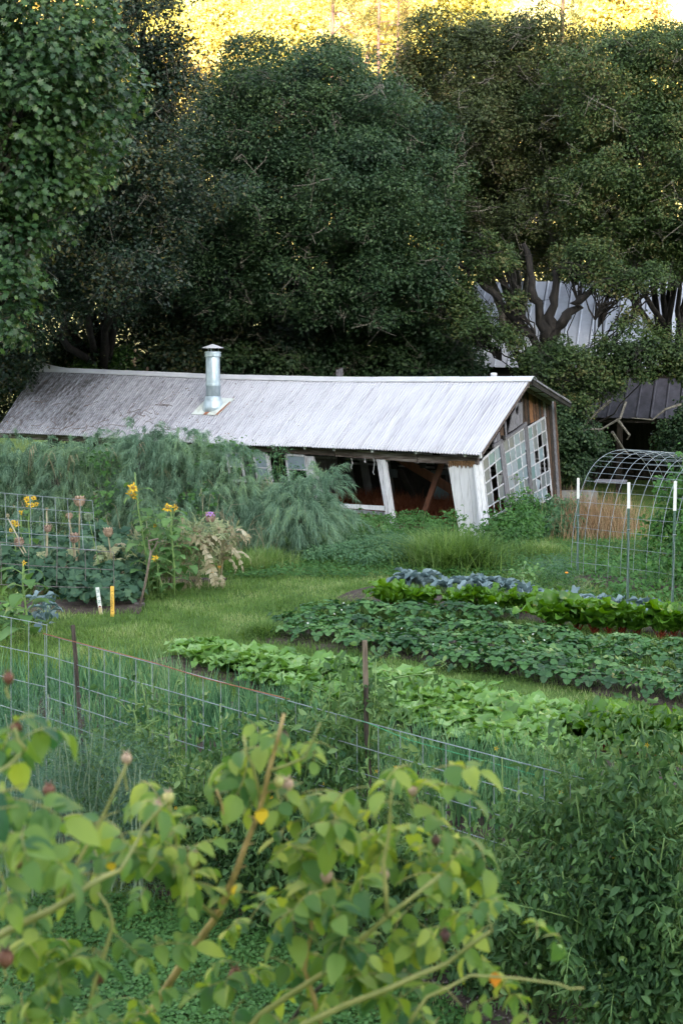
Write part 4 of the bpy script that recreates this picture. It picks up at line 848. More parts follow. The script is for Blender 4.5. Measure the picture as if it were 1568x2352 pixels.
# soil strips of the beds, 6 mm and more above the garden ground
def soil(pts, wd, name='soil_bed', mat=None, h=.05):
    P = [gp(*p) for p in pts]; vs = []; fs = []; L = []
    for i in range(len(P) - 1):
        m_ = max(2, int((P[i + 1] - P[i]).length / .25)); L += [P[i].lerp(P[i + 1], j / m_) for j in range(m_)]
    L.append(P[-1]); K = 9
    for i, p in enumerate(L):
        d = (L[min(i + 1, len(L) - 1)] - L[max(i - 1, 0)]).normalized(); s = Vector((-d.y, d.x, 0))
        for j in range(K):
            q = (j / (K - 1) - .5) * 2; pp = p + s * q * wd / 2 * (1 + .12 * math.sin(i * 1.7 + j)); z = gz(pp.x, pp.y) + .008 + h * max(0, 1 - q * q) + rp_.uniform(0, .02) * (abs(q) < .95) - (.03 if abs(q) > .95 else 0)
            vs.append((pp.x, pp.y, z))
    for i in range(len(L) - 1):
        for j in range(K - 1): a = i * K + j; fs.append((a, a + K, a + K + 1, a + 1))
    o = MB().add(vs, fs).build(name, mat or M_SOIL, smooth=True); tag(o, None, None, kind='structure'); return o
soil([(640, 1450), (900, 1480), (1250, 1530), (1700, 1620)], 1.7)
soil([(820, 1360), (1150, 1400), (1700, 1460)], 1.5)
soil([(380, 1520), (830, 1610), (1250, 1735), (1700, 1840)], 1.1)
soil([(-60, 1600), (400, 1640), (800, 1750), (1250, 1880), (1700, 1990)], 1.9)
soil([(-200, 1840), (300, 1960), (700, 2090), (1050, 2210), (1500, 2420)], 1.25)
soil([(1330, 1330), (1700, 1370)], 1.6)
soil([(-60, 1400), (330, 1395)], 1.4)
soil([(360, 1335), (520, 1335)], .5)
# ------------------------------------------------------------ rows of vegetables
kale_lab = ['blue green kale plant at the lawn end of its row', 'tall blue green kale plant second from the lawn end of the kale row']
for i, p in enumerate(row((905, 1352), (1180, 1372), 6)) : rosette('kale_plant', kale_lab[i] if i < 2 else 'blue green kale plant in the row behind the chard', 'kale', 'kale plants in a row', p, KALE, 14, rp_.uniform(1.35, 1.7))
for i, p in enumerate(row((1190, 1388), (1560, 1425), 7)) : rosette('kale_plant', 'blue green kale plant in the row behind the chard', 'kale', 'kale plants in a row', p, KALE, 11, rp_.uniform(1.1, 1.5))
for i, p in enumerate(row((860, 1396), (1250, 1418), 10)): rosette('chard_plant', 'bright green chard with red stalks in front of the kale', 'chard', 'chard plants in the back row', p, CHARD, 15, rp_.uniform(1.3, 1.65))
for i, p in enumerate(row((1230, 1445), (1640, 1478), 11)): rosette('chard_plant', 'large bright green chard with orange red stalks at the arch end of its row' if i > 8 else 'bright green chard with red stalks in front of the kale', 'chard', 'chard plants in the back row', p, CHARD, 17, rp_.uniform(1.65, 2.05))
st_i = 0
flw = MB()
for k_3 in range(5): a_ = k_3 * 1.2566; flw.add([(0, 0, 0), (.012 * math.cos(a_ - .5), .012 * math.sin(a_ - .5), .003), (.02 * math.cos(a_), .02 * math.sin(a_), .004), (.012 * math.cos(a_ + .5), .012 * math.sin(a_ + .5), .003)], [(0, 1, 2, 3)])
FLW = fit(flw.mesh('strawberry_flower'), M_WHP)
for (p0, p1, n) in (((700, 1418), (1180, 1432), 17), ((640, 1442), (1330, 1482), 26), ((655, 1468), (1460, 1530), 27), ((1340, 1490), (1660, 1520), 7), ((1450, 1532), (1680, 1565), 5), ((800, 1490), (1640, 1590), 25), ((1010, 1530), (1640, 1628), 17)):
    for p in row(p0, p1, n, .1):
        r_ = rosette('strawberry_plant', 'leafy dark green strawberry plant in the wide strawberry bed', 'strawberry plant', 'strawberry plants in the bed', p, STRAWL, 18, rp_.uniform(1.1, 1.6), r=.1, spread=1.35)
        if rp_.random() < .3:
            for _ in range(rp_.choice((1, 1, 2))): put(FLW, 'flower', r_, (rp_.uniform(-.13, .13), rp_.uniform(-.16, .05), rp_.uniform(.2, .34)), rp_.uniform(0, 6), R(50), .95)
for (p0, p1, n, s_) in (((405, 1508), (820, 1582), 13, 1.15), ((430, 1532), (830, 1612), 11, 1.15), ((560, 1575), (1000, 1690), 14, 1.0), ((980, 1690), (1330, 1790), 11, 1.0), ((900, 1590), (1420, 1700), 14, 1.05), ((840, 1600), (1290, 1712), 14, 1.2), ((850, 1628), (1300, 1750), 13, 1.15)):
    for p in row(p0, p1, n, .1): rosette('beet_plant', 'light green leafy beet plant in the long row behind the onions', 'leafy vegetable', 'beet plants in the front row', p, BEETL, 14, s_ * rp_.uniform(1.4, 1.85), spread=1.1)
for p in row((1330, 1728), (1640, 1765), 5, .1): rosette('chard_plant', 'big glossy chard plant at the tomato end of the front row', 'chard', 'big chard plants in the front row', p, CHARD, 18, rp_.uniform(1.8, 2.2))
# onions: hollow upright leaves
def onion(seed, L):
    rg = random.Random(seed); mb = MB()
    for i in range(7):
        az = rg.uniform(0, 6.28); l = L * rg.uniform(.65, 1.1); lean = rg.uniform(.04, .32); k4 = rg.random() < .2
        pts = [(0, 0, 0)] + [(math.cos(az) * lean * l * (t_ ** 1.6), math.sin(az) * lean * l * (t_ ** 1.6), l * t_ - (.35 * l * (t_ - .6) if k4 and t_ > .6 else 0)) for t_ in (.35, .7, 1)]
        mb.tube(pts, lambda q: .0075 * (1 - q) ** .5 + .001, None, 3, cap=False)
    me = mb.mesh('onion', True); me.materials.append(M_ONION); return me
ON = [onion(i, .56) for i in range(6)]
on_poly = [(-20, 1590), (330, 1575), (560, 1640), (800, 1715), (1100, 1790), (1568, 1900), (1568, 2000), (1100, 1925), (700, 1810), (300, 1720), (-20, 1700)]
rgo = np.random.default_rng(4)
for (px, py) in poly_sample(on_poly, 285, rgo):
    p = gp(px, py); o = put(rp_.choice(ON), 'onion_plant', None, (p.x, p.y, gz(p.x, p.y)), rp_.uniform(0, 6.28), 0, rp_.uniform(.85, 1.2))
    tag(o, 'spiky onion plant of hollow upright leaves in the onion bed behind the wire fence', 'onion', 'onion plants in the bed')
V, Fc = [], []
pts = poly_sample(on_poly, 520, rgo); cnt = []
base = [np.array([v.co[:] for v in m_.vertices]) for m_ in ON]; bf = [np.array([list(p.vertices) for p in m_.polygons]) for m_ in ON]; parts = []
for k4, (px, py) in enumerate(pts):
    p = gp(px, py); s = rp_.uniform(.8, 1.2); a = rp_.uniform(0, 6.28); Rm = np.array([[math.cos(a), -math.sin(a), 0], [math.sin(a), math.cos(a), 0], [0, 0, 1]]) * s
    parts.append((base[k4 % 6] @ Rm.T + A([p.x, p.y, gz(p.x, p.y)]), [bf[k4 % 6]]))
o = link('onion_greens', mesh_np('onion_greens', *merge(parts)), M_ONION); tag(o, 'dense further onion tops filling the bed', 'onion', kind='stuff')

# ------------------------------------------------------------ generic leafy mounds
def mound(name, label, cat, poly, h, mat, n, size, proto=LEAF6, leaves=None, nleaf=0, seed=0, group=None, aspect=.75, top=.45, stems=8, zb=0.0, bump=.6, up=.9, lean=0, part='foliage', wid=1.0):
    rg = np.random.default_rng(seed + 500); q = poly_sample(poly, n + nleaf + 40, rg); W = A([list(gp(*p)) for p in q]); c = W.mean(0)
    C2 = gp(*A(poly).mean(0)); root = tag(empty(name, (c[0], c[1], gz(c[0], c[1]))), label, cat, group)
    r = np.linalg.norm((W[:, :2] - c[:2]) / np.maximum(W[:, :2].std(0), .05), axis=1); env = np.clip(1.15 - .22 * r ** 2 * .6, .25, 1) * (1 - bump * .5 + bump * vnoise(W[:, 0], W[:, 1], .45, seed))
    t = 1 - (1 - rg.random(len(W)) ** .6) * (1 - top) * 2; t = np.clip(t, .05, 1)
    Z = h * env * t; P = np.stack([W[:, 0] - c[0], W[:, 1] - c[1] + lean * Z, Z + zb], 1)
    if n:
        N = nrm(A([0, -.35, up]) + .75 * rnds(n, rg)); Dd = nrm(np.cross(N, rnds(n, rg)) + A([0, -.1, -.25])); S = size * rg.uniform(.6, 1.3, n)
        o = link(part, mesh_np(part, *scatter(proto[0], proto[1], frames(Dd, N, np.stack([S * aspect, S, S], 1)), P[:n])), mat, root); o['kind'] = 'stuff'
    for i in range(nleaf):
        p = P[n + i]; put(rp_.choice(leaves), 'leaf', root, tuple(p - A([0, 0, .05 * size * 10 * 0])), rp_.uniform(0, 6.28), R(rp_.uniform(-30, 20)), rp_.uniform(.75, 1.2))
    if stems:
        mb = MB()
        for i in range(stems):
            p = P[-1 - i]; b = p * A([.75, .75, 0]); mb.tube([b, b * .4 + p * .6 + rg.normal(size=3) * .03, p], .008, .004, 4)
        mb.build('stem', M_STEM, root)['kind'] = 'stuff'
    return root
def blades_mesh(P, Ln, wd, rg, lean=.35, curl=.5, segs=2, dirbias=(0, 0)):
    """arching grass blades, one flat ribbon each"""
    n = len(P); az = rg.uniform(0, 2 * math.pi, n); d = np.stack([np.cos(az) + dirbias[0], np.sin(az) + dirbias[1], np.zeros(n)], 1); d = nrm(d); ln = rg.random(n) * lean; s = np.stack([-d[:, 1], d[:, 0], np.zeros(n)], 1)
    L = Ln * rg.uniform(.55, 1.15, n); rows_ = []
    for k in range(segs + 1):
        t = k / segs; c = P + d * (L * (ln * t + curl * ln * t * t))[:, None] + A([0, 0, 1]) * (L * (t - .35 * curl * t * t * (ln / max(lean, .01))))[:, None]
        w_ = wd * (1 - t) ** .7 * .5 + .0006
        if k < segs: rows_ += [c - s * w_, c + s * w_]
        else: rows_.append(c)
    V = np.stack(rows_, 1); nv = V.shape[1]; f = []
    b = (np.arange(n) * nv)[:, None]
    for k in range(segs - 1): f.append(b + A([2 * k, 2 * k + 1, 2 * k + 3, 2 * k + 2]))
    tri = b + A([2 * segs - 2, 2 * segs - 1, 2 * segs]); return V.reshape(-1, 3), f + [tri]
# ------------------------------------------------------------ lawn
rg = np.random.default_rng(21)
def lawn(n, y0, y1, L, wd, power=1.0, half=.27):
    y = y0 + (y1 - y0) * rg.random(n) ** power; x = (rg.random(n) * 2 - 1) * (y * half)
    k = vnoise(x, y, .35, 2) * .6 + vnoise(x, y, 1.4, 3) * .5; keep = rg.random(n) < .35 + k
    x, y, k = x[keep], y[keep], k[keep]; P = np.stack([x, y, ground_z(x, y)], 1); return blades_mesh(P, L * (.55 + .9 * k), wd, rg, .7, .5, 2)
o = link('grass', mesh_np('grass', *merge([lawn(150000, 19, 34, .085, .011), lawn(60000, 9, 19, .07, .008)])), M_GRASS); tag(o, 'mown green grass of the lawn and paths', 'grass', kind='stuff')
def clover(n, poly, s, zr, mat, name, label, seed):
    rg = np.random.default_rng(seed); q = poly_sample(poly, n, rg); W = A([list(gp(*p)) for p in q]); k = vnoise(W[:, 0], W[:, 1], .4, seed); W = W[rg.random(n) < .3 + k]; n = len(W)
    W[:, 2] = ground_z(W[:, 0], W[:, 1]) + rg.random(n) * zr; N = nrm(A([0, -.2, 1]) + .5 * rnds(n, rg)); D = nrm(np.cross(N, rnds(n, rg))); S = s * rg.uniform(.6, 1.3, n)
    o = link(name, mesh_np(name, *scatter(KITE[0], KITE[1], frames(D, N, np.stack([S, S, S], 1)), W)), mat); tag(o, label, 'ground cover', kind='stuff'); return o
clover(42000, [(-100, 2040), (450, 2080), (900, 2230), (1200, 2420), (-100, 2420)], .032, .07, M_WEED, 'clover', 'low clover and weeds on the path at the fence foot', 31)
clover(46000, [(640, 1520), (900, 1560), (1400, 1680), (1500, 1720), (1000, 1640), (700, 1560)], .036, .11, M_WEED, 'chickweed', 'low weeds on the path between strawberries and beets', 32)
clover(40000, [(-20, 1250), (1568, 1250), (1568, 1330), (600, 1330), (-20, 1330)], .05, .14, M_WEED, 'ground_ivy', 'rough low weeds along the foot of the shed', 33)
clover(9000, [(350, 1300), (900, 1290), (880, 1440), (400, 1450)], .02, .05, M_WHP if False else M_WEED, 'lawn_clover', 'clover in the lawn', 34)
# pebbles and clods on the bare soil
rgp = np.random.default_rng(5); q = poly_sample([(560, 2050), (720, 2080), (1120, 2190), (1350, 2330), (1300, 2420), (1000, 2290), (600, 2120)], 1500, rgp); W = A([list(gp(*p)) for p in q]); n = len(W); W[:, 2] += .05
OCT = (A([[1, 0, 0], [0, 1, 0], [-1, 0, 0], [0, -1, 0], [0, 0, .7], [0, 0, -.7]], float), [A([[0, 1, 4], [1, 2, 4], [2, 3, 4], [3, 0, 4], [1, 0, 5], [2, 1, 5], [3, 2, 5], [0, 3, 5]])])
o = link('pebbles', mesh_np('pebbles', *scatter(*OCT, frames(rnds(n, rgp), rnds(n, rgp), np.stack([rgp.uniform(.005, .022, n)] * 3, 1) * rgp.uniform(.6, 1, (n, 3))), W)), leaf_mat('stone_bits', [(.04, .03, .028), (.09, .07, .065), (.2, .18, .17)], rough=.9, trans=0)); tag(o, 'small stones and clods on the bare soil', 'gravel', kind='stuff')
# ------------------------------------------------------------ asparagus hedge in front of the shed
def strands(lobes, n, L, wd, seed, front=.75):
    """fronds: arching axes that lean out and droop, each set with many fine drooping strands"""
    rg = np.random.default_rng(seed); C = A([l[:3] for l in lobes]); Rr = A([l[3] for l in lobes]); nf = max(60, n // 70); k = rg.choice(len(lobes), nf, p=Rr ** 2 / (Rr ** 2).sum()); d = rnds(nf, rg)
    d[:, 1] = np.where((rg.random(nf) < front) & (d[:, 1] > 0), -d[:, 1], d[:, 1]); d[:, 2] = np.where((d[:, 2] < 0) & (rg.random(nf) < .5), -d[:, 2], d[:, 2])
    B = C[k] + d * (Rr[k] * rg.uniform(.35, .85, nf))[:, None]; B[:, 2] = np.abs(B[:, 2])
    ax = nrm(d * A([1, 1, .5]) + A([0, -.1, .55]) + .35 * rnds(nf, rg)); Lf = rg.uniform(.35, .8, nf); dro = rg.uniform(.5, 1.3, nf)
    f = rg.integers(0, nf, n); t = rg.random(n) ** .8; P = B[f] + ax[f] * (Lf[f] * t)[:, None] + A([0, 0, -1]) * (Lf[f] * dro[f] * t * t * .8)[:, None] + rg.normal(size=(n, 3)) * .018
    tan = nrm(ax[f] + A([0, 0, -1]) * (1.6 * dro[f] * t)[:, None]); P[:, 2] = np.abs(P[:, 2])
    D = nrm(.75 * tan + .55 * rnds(n, rg)); S = nrm(np.cross(D, rnds(n, rg))); Ls = L * rg.uniform(.4, 1.2, n) * (1.1 - .5 * t); rows_ = []
    for j in range(4):
        q = j / 3; c = P + D * (Ls * q)[:, None] + A([0, 0, -1]) * (Ls * .5 * q * q)[:, None]; w_ = wd * (1 - .75 * q) * .5
        rows_ += [c - S * w_, c + S * w_]
    V = np.stack(rows_, 1).reshape(-1, 3); b = (np.arange(n) * 8)[:, None]; return V, [b + A([2 * j, 2 * j + 1, 2 * j + 3, 2 * j + 2]) for j in range(3)]
def asparagus(label, lobes, n, seed, mat=None, L=.26):
    c = A([l[:3] for l in lobes]).mean(0); root = tag(empty('asparagus_bush', (c[0], c[1], 0)), label, 'asparagus', 'feathery asparagus in front of the shed')
    lo = [(l[0] - c[0], l[1] - c[1], l[2], l[3]) for l in lobes]; V, Fc = strands(lo, int(n * 1.15), L * .8, .0105, seed)
    link('foliage', mesh_np('foliage', V, Fc), mat or M_ASP, root)['kind'] = 'stuff'; mb = MB(); rg = np.random.default_rng(seed)
    for i in range(14):
        l = lo[i % len(lo)]; b = A([l[0] + rg.uniform(-.3, .3), l[1] + rg.uniform(-.3, .3), 0]); t_ = b + A([rg.uniform(-.3, .3), rg.uniform(-.5, .1), l[2] + l[3] * .7]); mb.tube(wob(b, t_, 5, .05, rg), .012, .005, 4, cap=False)
    mb.build('stem', M_STEMP, root)['kind'] = 'stuff'; return root
def lz(px, py, Y, r): p = at(px, py, Y); return (p.x, p.y, p.z, r)
asparagus('feathery blue green asparagus bush at the far left under the roof eave', [lz(40, 1076, 31.6, .75), lz(-60, 1096, 31.4, .8), lz(60, 1166, 31.2, .7), lz(-30, 1216, 31, .7)], 24000, 1)
asparagus('feathery asparagus bush with yellow green patches, between the far left and the tallest one', [lz(150, 1086, 31.5, .75), lz(220, 1066, 31.5, .6), lz(170, 1186, 31.1, .75), lz(240, 1216, 31, .6)], 24000, 2)
asparagus('tallest feathery asparagus bush reaching up over the roof eave', [lz(330, 1058, 31.2, .78), lz(420, 1053, 31.2, .7), lz(320, 1166, 30.9, .75), lz(420, 1176, 30.8, .75), lz(370, 1226, 30.8, .6)], 34000, 3)
asparagus('drooping blue green asparagus bush right of the tallest one', [lz(505, 1068, 31.1, .68), lz(560, 1132, 31.1, .55), lz(520, 1176, 30.8, .7), lz(590, 1196, 30.7, .6), lz(470, 1226, 30.7, .5)], 22000, 4)
asparagus('loose light asparagus bush leaning out in front of the white rail', [lz(680, 1170, 30.6, .62), lz(640, 1186, 30.4, .55), lz(700, 1196, 30.2, .55), lz(740, 1122, 30.8, .42), lz(760, 1190, 30.6, .38), lz(650, 1226, 30.2, .4)], 20000, 5, L=.3)
# dead cream grass stalks in and over the hedge
rg = np.random.default_rng(15); mb = MB()
for (px, py, Y, h_0) in ((270, 1290, 30, 1.0), (450, 1290, 30, 1.3), (530, 1270, 29.9, 1.0), (545, 1280, 29.8, .9), (600, 1270, 29.8, .8), (350, 1290, 29.9, .8), (500, 1290, 29.9, .7), (480, 1280, 29.8, .9), (230, 1280, 30, .7), (120, 1280, 30, .8)):
    for k5 in range(9):
        b = at(px, py, Y) + Vector((rg.normal() * .18, rg.normal() * .1, 0)); b.z = 0; l = h_0 * rg.uniform(.5, 1.2); dx = rg.normal() * .25
        mb.tube([b, b + Vector((dx * .3, -.05, l * .5)), b + Vector((dx * .8, -.12, l * .9)), b + Vector((dx * 1.3, -.2, l * rg.uniform(.75, 1)))], .007, .004, 3, cap=False)
tag(mb.build('dry_grass_stalks', M_DEADL), 'dry cream grass stalks at the foot of the asparagus hedge', 'dry grass', kind='stuff')
mb = MB()
for (px, py, dx) in ((240, 1035, .1), (118, 1040, -.1), (60, 1020, .08), (150, 1040, .1), (310, 1030, .15), (395, 1070, -.2), (330, 1150, .1), (430, 1100, .2), (600, 1090, .1), (215, 1130, .1), (20, 1150, .1)):
    for k5 in range(3):
        a = at(px + rg.normal() * 10, py + rg.normal() * 8, 30.6); mb.tube([a + Vector((0, .2, -.6)), a + Vector((dx, 0, -.1)), a + Vector((dx * 1.4, -.08, -.02)), a + Vector((dx * 2, -.14, -.16))], .007, .006, 3, cap=False)
tag(mb.build('seed_stalks', M_DEADL), 'bleached seed stalks poking out of the asparagus hedge', 'dry grass', kind='stuff')
# leafy vines in the hedge
def cloud(name, label, cat, lobes, n, nleaf, leaves, mat, size, seed, group=None, proto=LEAF6, rc=.25, aspect=.8, front=.8, stem=M_STEM, base=None, tilt=(-70, -10), part='foliage', stemr=.008):
    c = base or tuple(A([l[:3] for l in lobes]).mean(0)[:2]); z0 = gz(c[0], c[1]); root = tag(empty(name, (c[0], c[1], z0)), label, cat, group); lo = [(l[0] - c[0], l[1] - c[1], l[2] - z0) + tuple(l[3:]) for l in lobes]
    if n:
        me, P = crown_mesh(lo, n, size, seed, proto=proto, rc=rc, aspect=aspect, front=front, outer=.35); o = link(part, me, mat, root); o['kind'] = 'stuff'
    rg = np.random.default_rng(seed); C = A([l[:3] for l in lo]); Rr = A([l[3] for l in lo])
    for i in range(nleaf):
        k6 = rg.choice(len(lo), p=Rr ** 2 / (Rr ** 2).sum()); d = rnds(1, rg)[0]; d[1] = -abs(d[1]) if rg.random() < .85 else d[1]; p = C[k6] + d * Rr[k6] * rg.uniform(.7, 1.03); p[2] = max(p[2], .03)
        az = math.atan2(-d[0], d[1]) + rg.normal() * .5; put(leaves[rg.integers(len(leaves))], 'leaf', root, tuple(p), az, R(rg.uniform(*tilt)), rg.uniform(.75, 1.25))
    mb = MB()
    for l in lo:
        for _ in range(2): mb.tube(wob((l[0] * .5 + rg.normal() * .05, l[1] * .5, 0), (l[0] + rg.normal() * l[3] * .4, l[1] + rg.normal() * l[3] * .4, l[2] + l[3] * .5), 6, .05, rg), stemr, stemr * .5, 4, cap=False)
    mb.build('stem', stem, root)['kind'] = 'stuff'; return root
cloud('bramble_vine', 'bright green bramble vine hanging down between two asparagus bushes', 'vine', [lz(238, 1060, 30.6, .3), lz(245, 1130, 30.4, .3), lz(228, 1190, 30.3, .3), lz(245, 1250, 30.2, .28)], 500, 45, BRAML, M_WEED, .07, 101)
cloud('bramble_vine', 'leafy vine in the asparagus above the purple thistle flower', 'vine', [lz(440, 1135, 30.3, .2), lz(485, 1140, 30.3, .22), lz(460, 1170, 30.2, .2)], 120, 26, BRAML, M_WEED, .07, 102)
cloud('bramble_vine', 'small leafy vine at the top right edge of the asparagus under the eave', 'vine', [lz(520, 1035, 30.9, .3), lz(470, 1040, 30.9, .25), lz(570, 1055, 30.9, .2), lz(450, 1065, 30.7, .2)], 300, 24, BRAML, M_WEED, .06, 103)
cloud('tall_weed', 'tall narrow-leaved weed standing in front of the broken shed window', 'weed', [lz(640, 1080, 31.8, .18), lz(643, 1050, 31.9, .14), lz(632, 1110, 31.8, .2), lz(680, 1110, 31.7, .18), lz(685, 1085, 31.8, .12)], 700, 0, BRAML, M_NETTLE, .08, 104, aspect=.3, proto=KITE)
# weeds and shrubs along the shed
mound('nettle_patch', 'low patch of grey green nettles in front of the shed opening', 'weeds', [(690, 1270), (850, 1245), (960, 1250), (950, 1300), (840, 1315), (700, 1300)], .42, M_NETTLE, 5200, .055, seed=1, top=.7)
mound('nettle_patch', 'taller nettles close against the shed opening and the rail', 'weeds', [(780, 1230), (1010, 1215), (1040, 1245), (900, 1265), (780, 1260)], .5, M_WEED, 4200, .06, seed=2, top=.7)
cloud('squash_plant', 'big pale green leaved squash plant below the leaning white post', 'squash', [lz(880, 1215, 30.4, .34), lz(900, 1240, 30.2, .3), lz(860, 1240, 30.3, .25)], 0, 34, SQL, M_SQUASH, .1, 105)
cloud('bramble_bush', 'bramble shoot arching up beside the leaning white post', 'bramble', [lz(835, 1195, 30.8, .28), lz(860, 1215, 30.8, .25), lz(815, 1230, 30.7, .2)], 60, 30, BRAML, M_WEED, .06, 106)
cloud('bramble_bush', 'dark bramble bush at the foot of the broken-paned end wall', 'bramble', [lz(1165, 1210, 31.9, .42), lz(1200, 1235, 31.6, .4), lz(1140, 1240, 31.3, .3), lz(1180, 1270, 31.0, .38), lz(1205, 1190, 32.4, .32)], 5200, 60, BRAML, M_WEED, .075, 107)
cloud('bramble_bush', 'bramble growing up the right edge of the broken-paned end wall', 'bramble', [lz(1195, 1110, 34.3, .12), lz(1200, 1150, 34, .22), lz(1185, 1175, 33.4, .28), lz(1225, 1185, 33.8, .3), lz(1255, 1190, 34.6, .3)], 2600, 30, BRAML, M_WEED, .065, 108)
cloud('weed_bush', 'rounded green weed bush right of the shed end wall', 'bush', [lz(1260, 1190, 34, .4), lz(1300, 1180, 34.5, .38), lz(1290, 1210, 33.2, .3), lz(1230, 1215, 33, .3)], 4600, 0, BRAML, M_NETTLE, .07, 109)
cloud('bramble_bush', 'bramble leaves against the peeling white corner boards', 'bramble', [lz(1020, 1215, 30.9, .25), lz(1050, 1200, 31, .2), lz(1005, 1235, 30.8, .25), lz(1085, 1225, 31, .18)], 900, 26, BRAML, M_WEED, .065, 110)
cloud('squash_plant', 'low clump of round squash leaves at the bare soil under the asparagus', 'squash', [lz(690, 1270, 29.4, .18), lz(712, 1278, 29.2, .16), lz(745, 1280, 29.2, .14)], 0, 12, SQL, M_SQUASH, .1, 111)
def tuft(name, label, px, py, rad, h, n, mat, seed, wd=.014, cat='grass clump', lean=1.0, curl=.8, group=None):
    rg = np.random.default_rng(seed); p = gp(px, py); root = tag(empty(name, (p.x, p.y, gz(p.x, p.y))), label, cat, group); q = rg.normal(size=(n, 2)) * rad * .5
    V, f = blades_mesh(np.stack([q[:, 0], q[:, 1], np.zeros(n)], 1), h * (1.1 - .25 * np.linalg.norm(q, axis=1) / rad), wd, rg, lean, curl, 4); o = link('blades', mesh_np('blades', V, f), mat, root); o['kind'] = 'stuff'; return root
tuft('grass_clump', 'big arching clump of long green grass in front of the white corner boards', 1040, 1305, .8, .85, 1500, M_GRASS, 3, wd=.024, curl=1.1)
tuft('grass_clump', 'smaller tall grass clump between the squash plant and the big arching clump', 975, 1285, .45, .6, 500, M_GRASS, 4, wd=.02)
tuft('grass_clump', 'upright grass clump at the left edge of the strawberry bed', 607, 1462, .32, .28, 700, M_GRASS, 5)
tuft('grass_clump', 'grass clump along the hedge foot behind the lawn', 600, 1300, .6, .4, 1200, M_GRASS, 6)
tuft('grass_clump', 'long grass below the artichokes at the lawn edge', 545, 1310, .5, .4, 1000, M_GRASS, 7)
tuft('grass_clump', 'tall rank grass at the right of the bramble bush', 1235, 1275, .6, .35, 900, M_GRASS, 8)
for (px, py, lab) in ((1365, 1235, 'tall dry brown grass behind the near end of the wire arch'), (1400, 1215, 'tall dry brown grass behind the middle of the wire arch'), (1335, 1215, 'tall dry brown grass left of the wire arch')):
    tuft('dry_grass_clump', lab, px, py, .95, 1.0, 420, M_STRAWD, px, wd=.012, cat='dry grass', lean=.5, curl=.7)
# rusty dry brush inside the shed
for i, (lx, ly) in enumerate(((-2.2, 3.2), (-3.6, 2.6), (-4.8, 3.3), (-1.2, 2.2), (-5.6, 2.0))):
    q = SO + Matrix.Rotation(SA, 3, 'Z') @ Vector((lx, ly, 0)); rg = np.random.default_rng(i + 70); n = 1500; root = tag(empty('dry_brush', q), 'rusty brown dry brush on the dirt floor inside the shed', 'dry brush', 'dry brush inside the shed')
    qq = rg.normal(size=(n, 2)) * .45; V, f = blades_mesh(np.stack([qq[:, 0], qq[:, 1], np.full(n, .02)], 1), .55, .016, rg, .8, .6, 2); link('blades', mesh_np('blades', V, f), M_RUSTG, root)['kind'] = 'stuff'
# shrubs around and behind the shed roof
def lobes_(*a): return [lz(*q) for q in a]
r_ = cloud('flowering_shrub', 'leafy shrub with faded pinkish flower heads behind the left of the ridge', 'shrub', lobes_((180, 830, 43.6, .55), (250, 825, 43.6, .6), (310, 840, 43.6, .5), (215, 850, 43.4, .6), (345, 860, 43.6, .35)), 9000, 0, BRAML, M_SHRUB, .085, 120, base=(-7.1, 43.6))
for i in range(26):
    p = Vector(lobes_((rp_.uniform(150, 350), rp_.uniform(795, 860), 43.05, 1))[0][:3]) - r_.location; MB().lathe([(.01, -.05), (.05, -.01), (.035, .05), (.01, .07)], n=6).build('flower_head', M_TAN, r_, loc=p)
cloud('elder_bush', 'dark green bush at the left picture edge beside the shed roof end', 'bush', lobes_((10, 850, 45, .7), (-40, 890, 44.5, .9), (-60, 850, 45, 1.0), (35, 840, 45.5, .5)), 11000, 0, BRAML, M_SHRUB, .08, 121)
cloud('young_oak', 'low dark oak shrub between the shed back eave and the twisted oak', 'shrub', lobes_((1300, 980, 39, .7), (1330, 1040, 39, .7), (1300, 1090, 39.5, .55), (1335, 1000, 39.5, .5), (1290, 930, 39.5, .5)), 11000, 0, BRAML, M_OAKC, .085, 122, stem=M_LICH, stemr=.02)
cloud('conifer_shrub', 'dark green shrub in the shade of the barn lean-to above the wire arch', 'shrub', lobes_((1550, 1010, 40, .6), (1600, 950, 40, .6), (1600, 1010, 40, .9)), 9000, 0, BRAML, M_OAKC, .085, 123, stem=M_LICH, stemr=.02)
# bare lichened branches in front of the barn opening
mb = MB(); rg = np.random.default_rng(12)
for pts in ([(1400, 920), (1370, 950), (1345, 975), (1330, 990)], [(1440, 925), (1420, 960), (1380, 985), (1345, 985), (1310, 1005)], [(1420, 965), (1445, 1000), (1440, 1010)], [(1400, 990), (1430, 1030), (1445, 1048)], [(1568, 930), (1530, 940), (1500, 965), (1450, 960)], [(1380, 985), (1365, 1005), (1372, 1025)]):
    mb.tube([at(x, y, 38.6) + Vector((0, rg.normal() * .15, 0)) for x, y in pts], .04, .014, 5)
tag(mb.build('fallen_branch', M_LICH), 'crooked grey lichened dead branch in front of the dark barn opening', 'branch')
p = gp(1385, 1180); MB().box((-.5, -.15, 0), (.9, .15, .32)); q_ = MB().box((-.55, -.2, .0), (.55, .2, .42)).build('concrete_block', noise_mat('old_concrete', [(.12, .12, .12), (.26, .26, .26)], 5, .9, bump=.4, detail=8), None, loc=(at(1320, 1120, 38.6).x, 38.6, 0)); tag(q_, 'grey concrete block at the far corner of the shed', 'block')
MB2 = MB().box((-.35, -.02, -.02), (.35, .3, .01)); q_ = MB2.build('white_board', M_GREYW, None, loc=at(1400, 1108, 33), rot=(.1, 0, -.3)); tag(q_, 'grey white board lying in the dry grass behind the wire arch', 'board')
MB().lathe([(.02, 0), (.03, .5)], n=6)

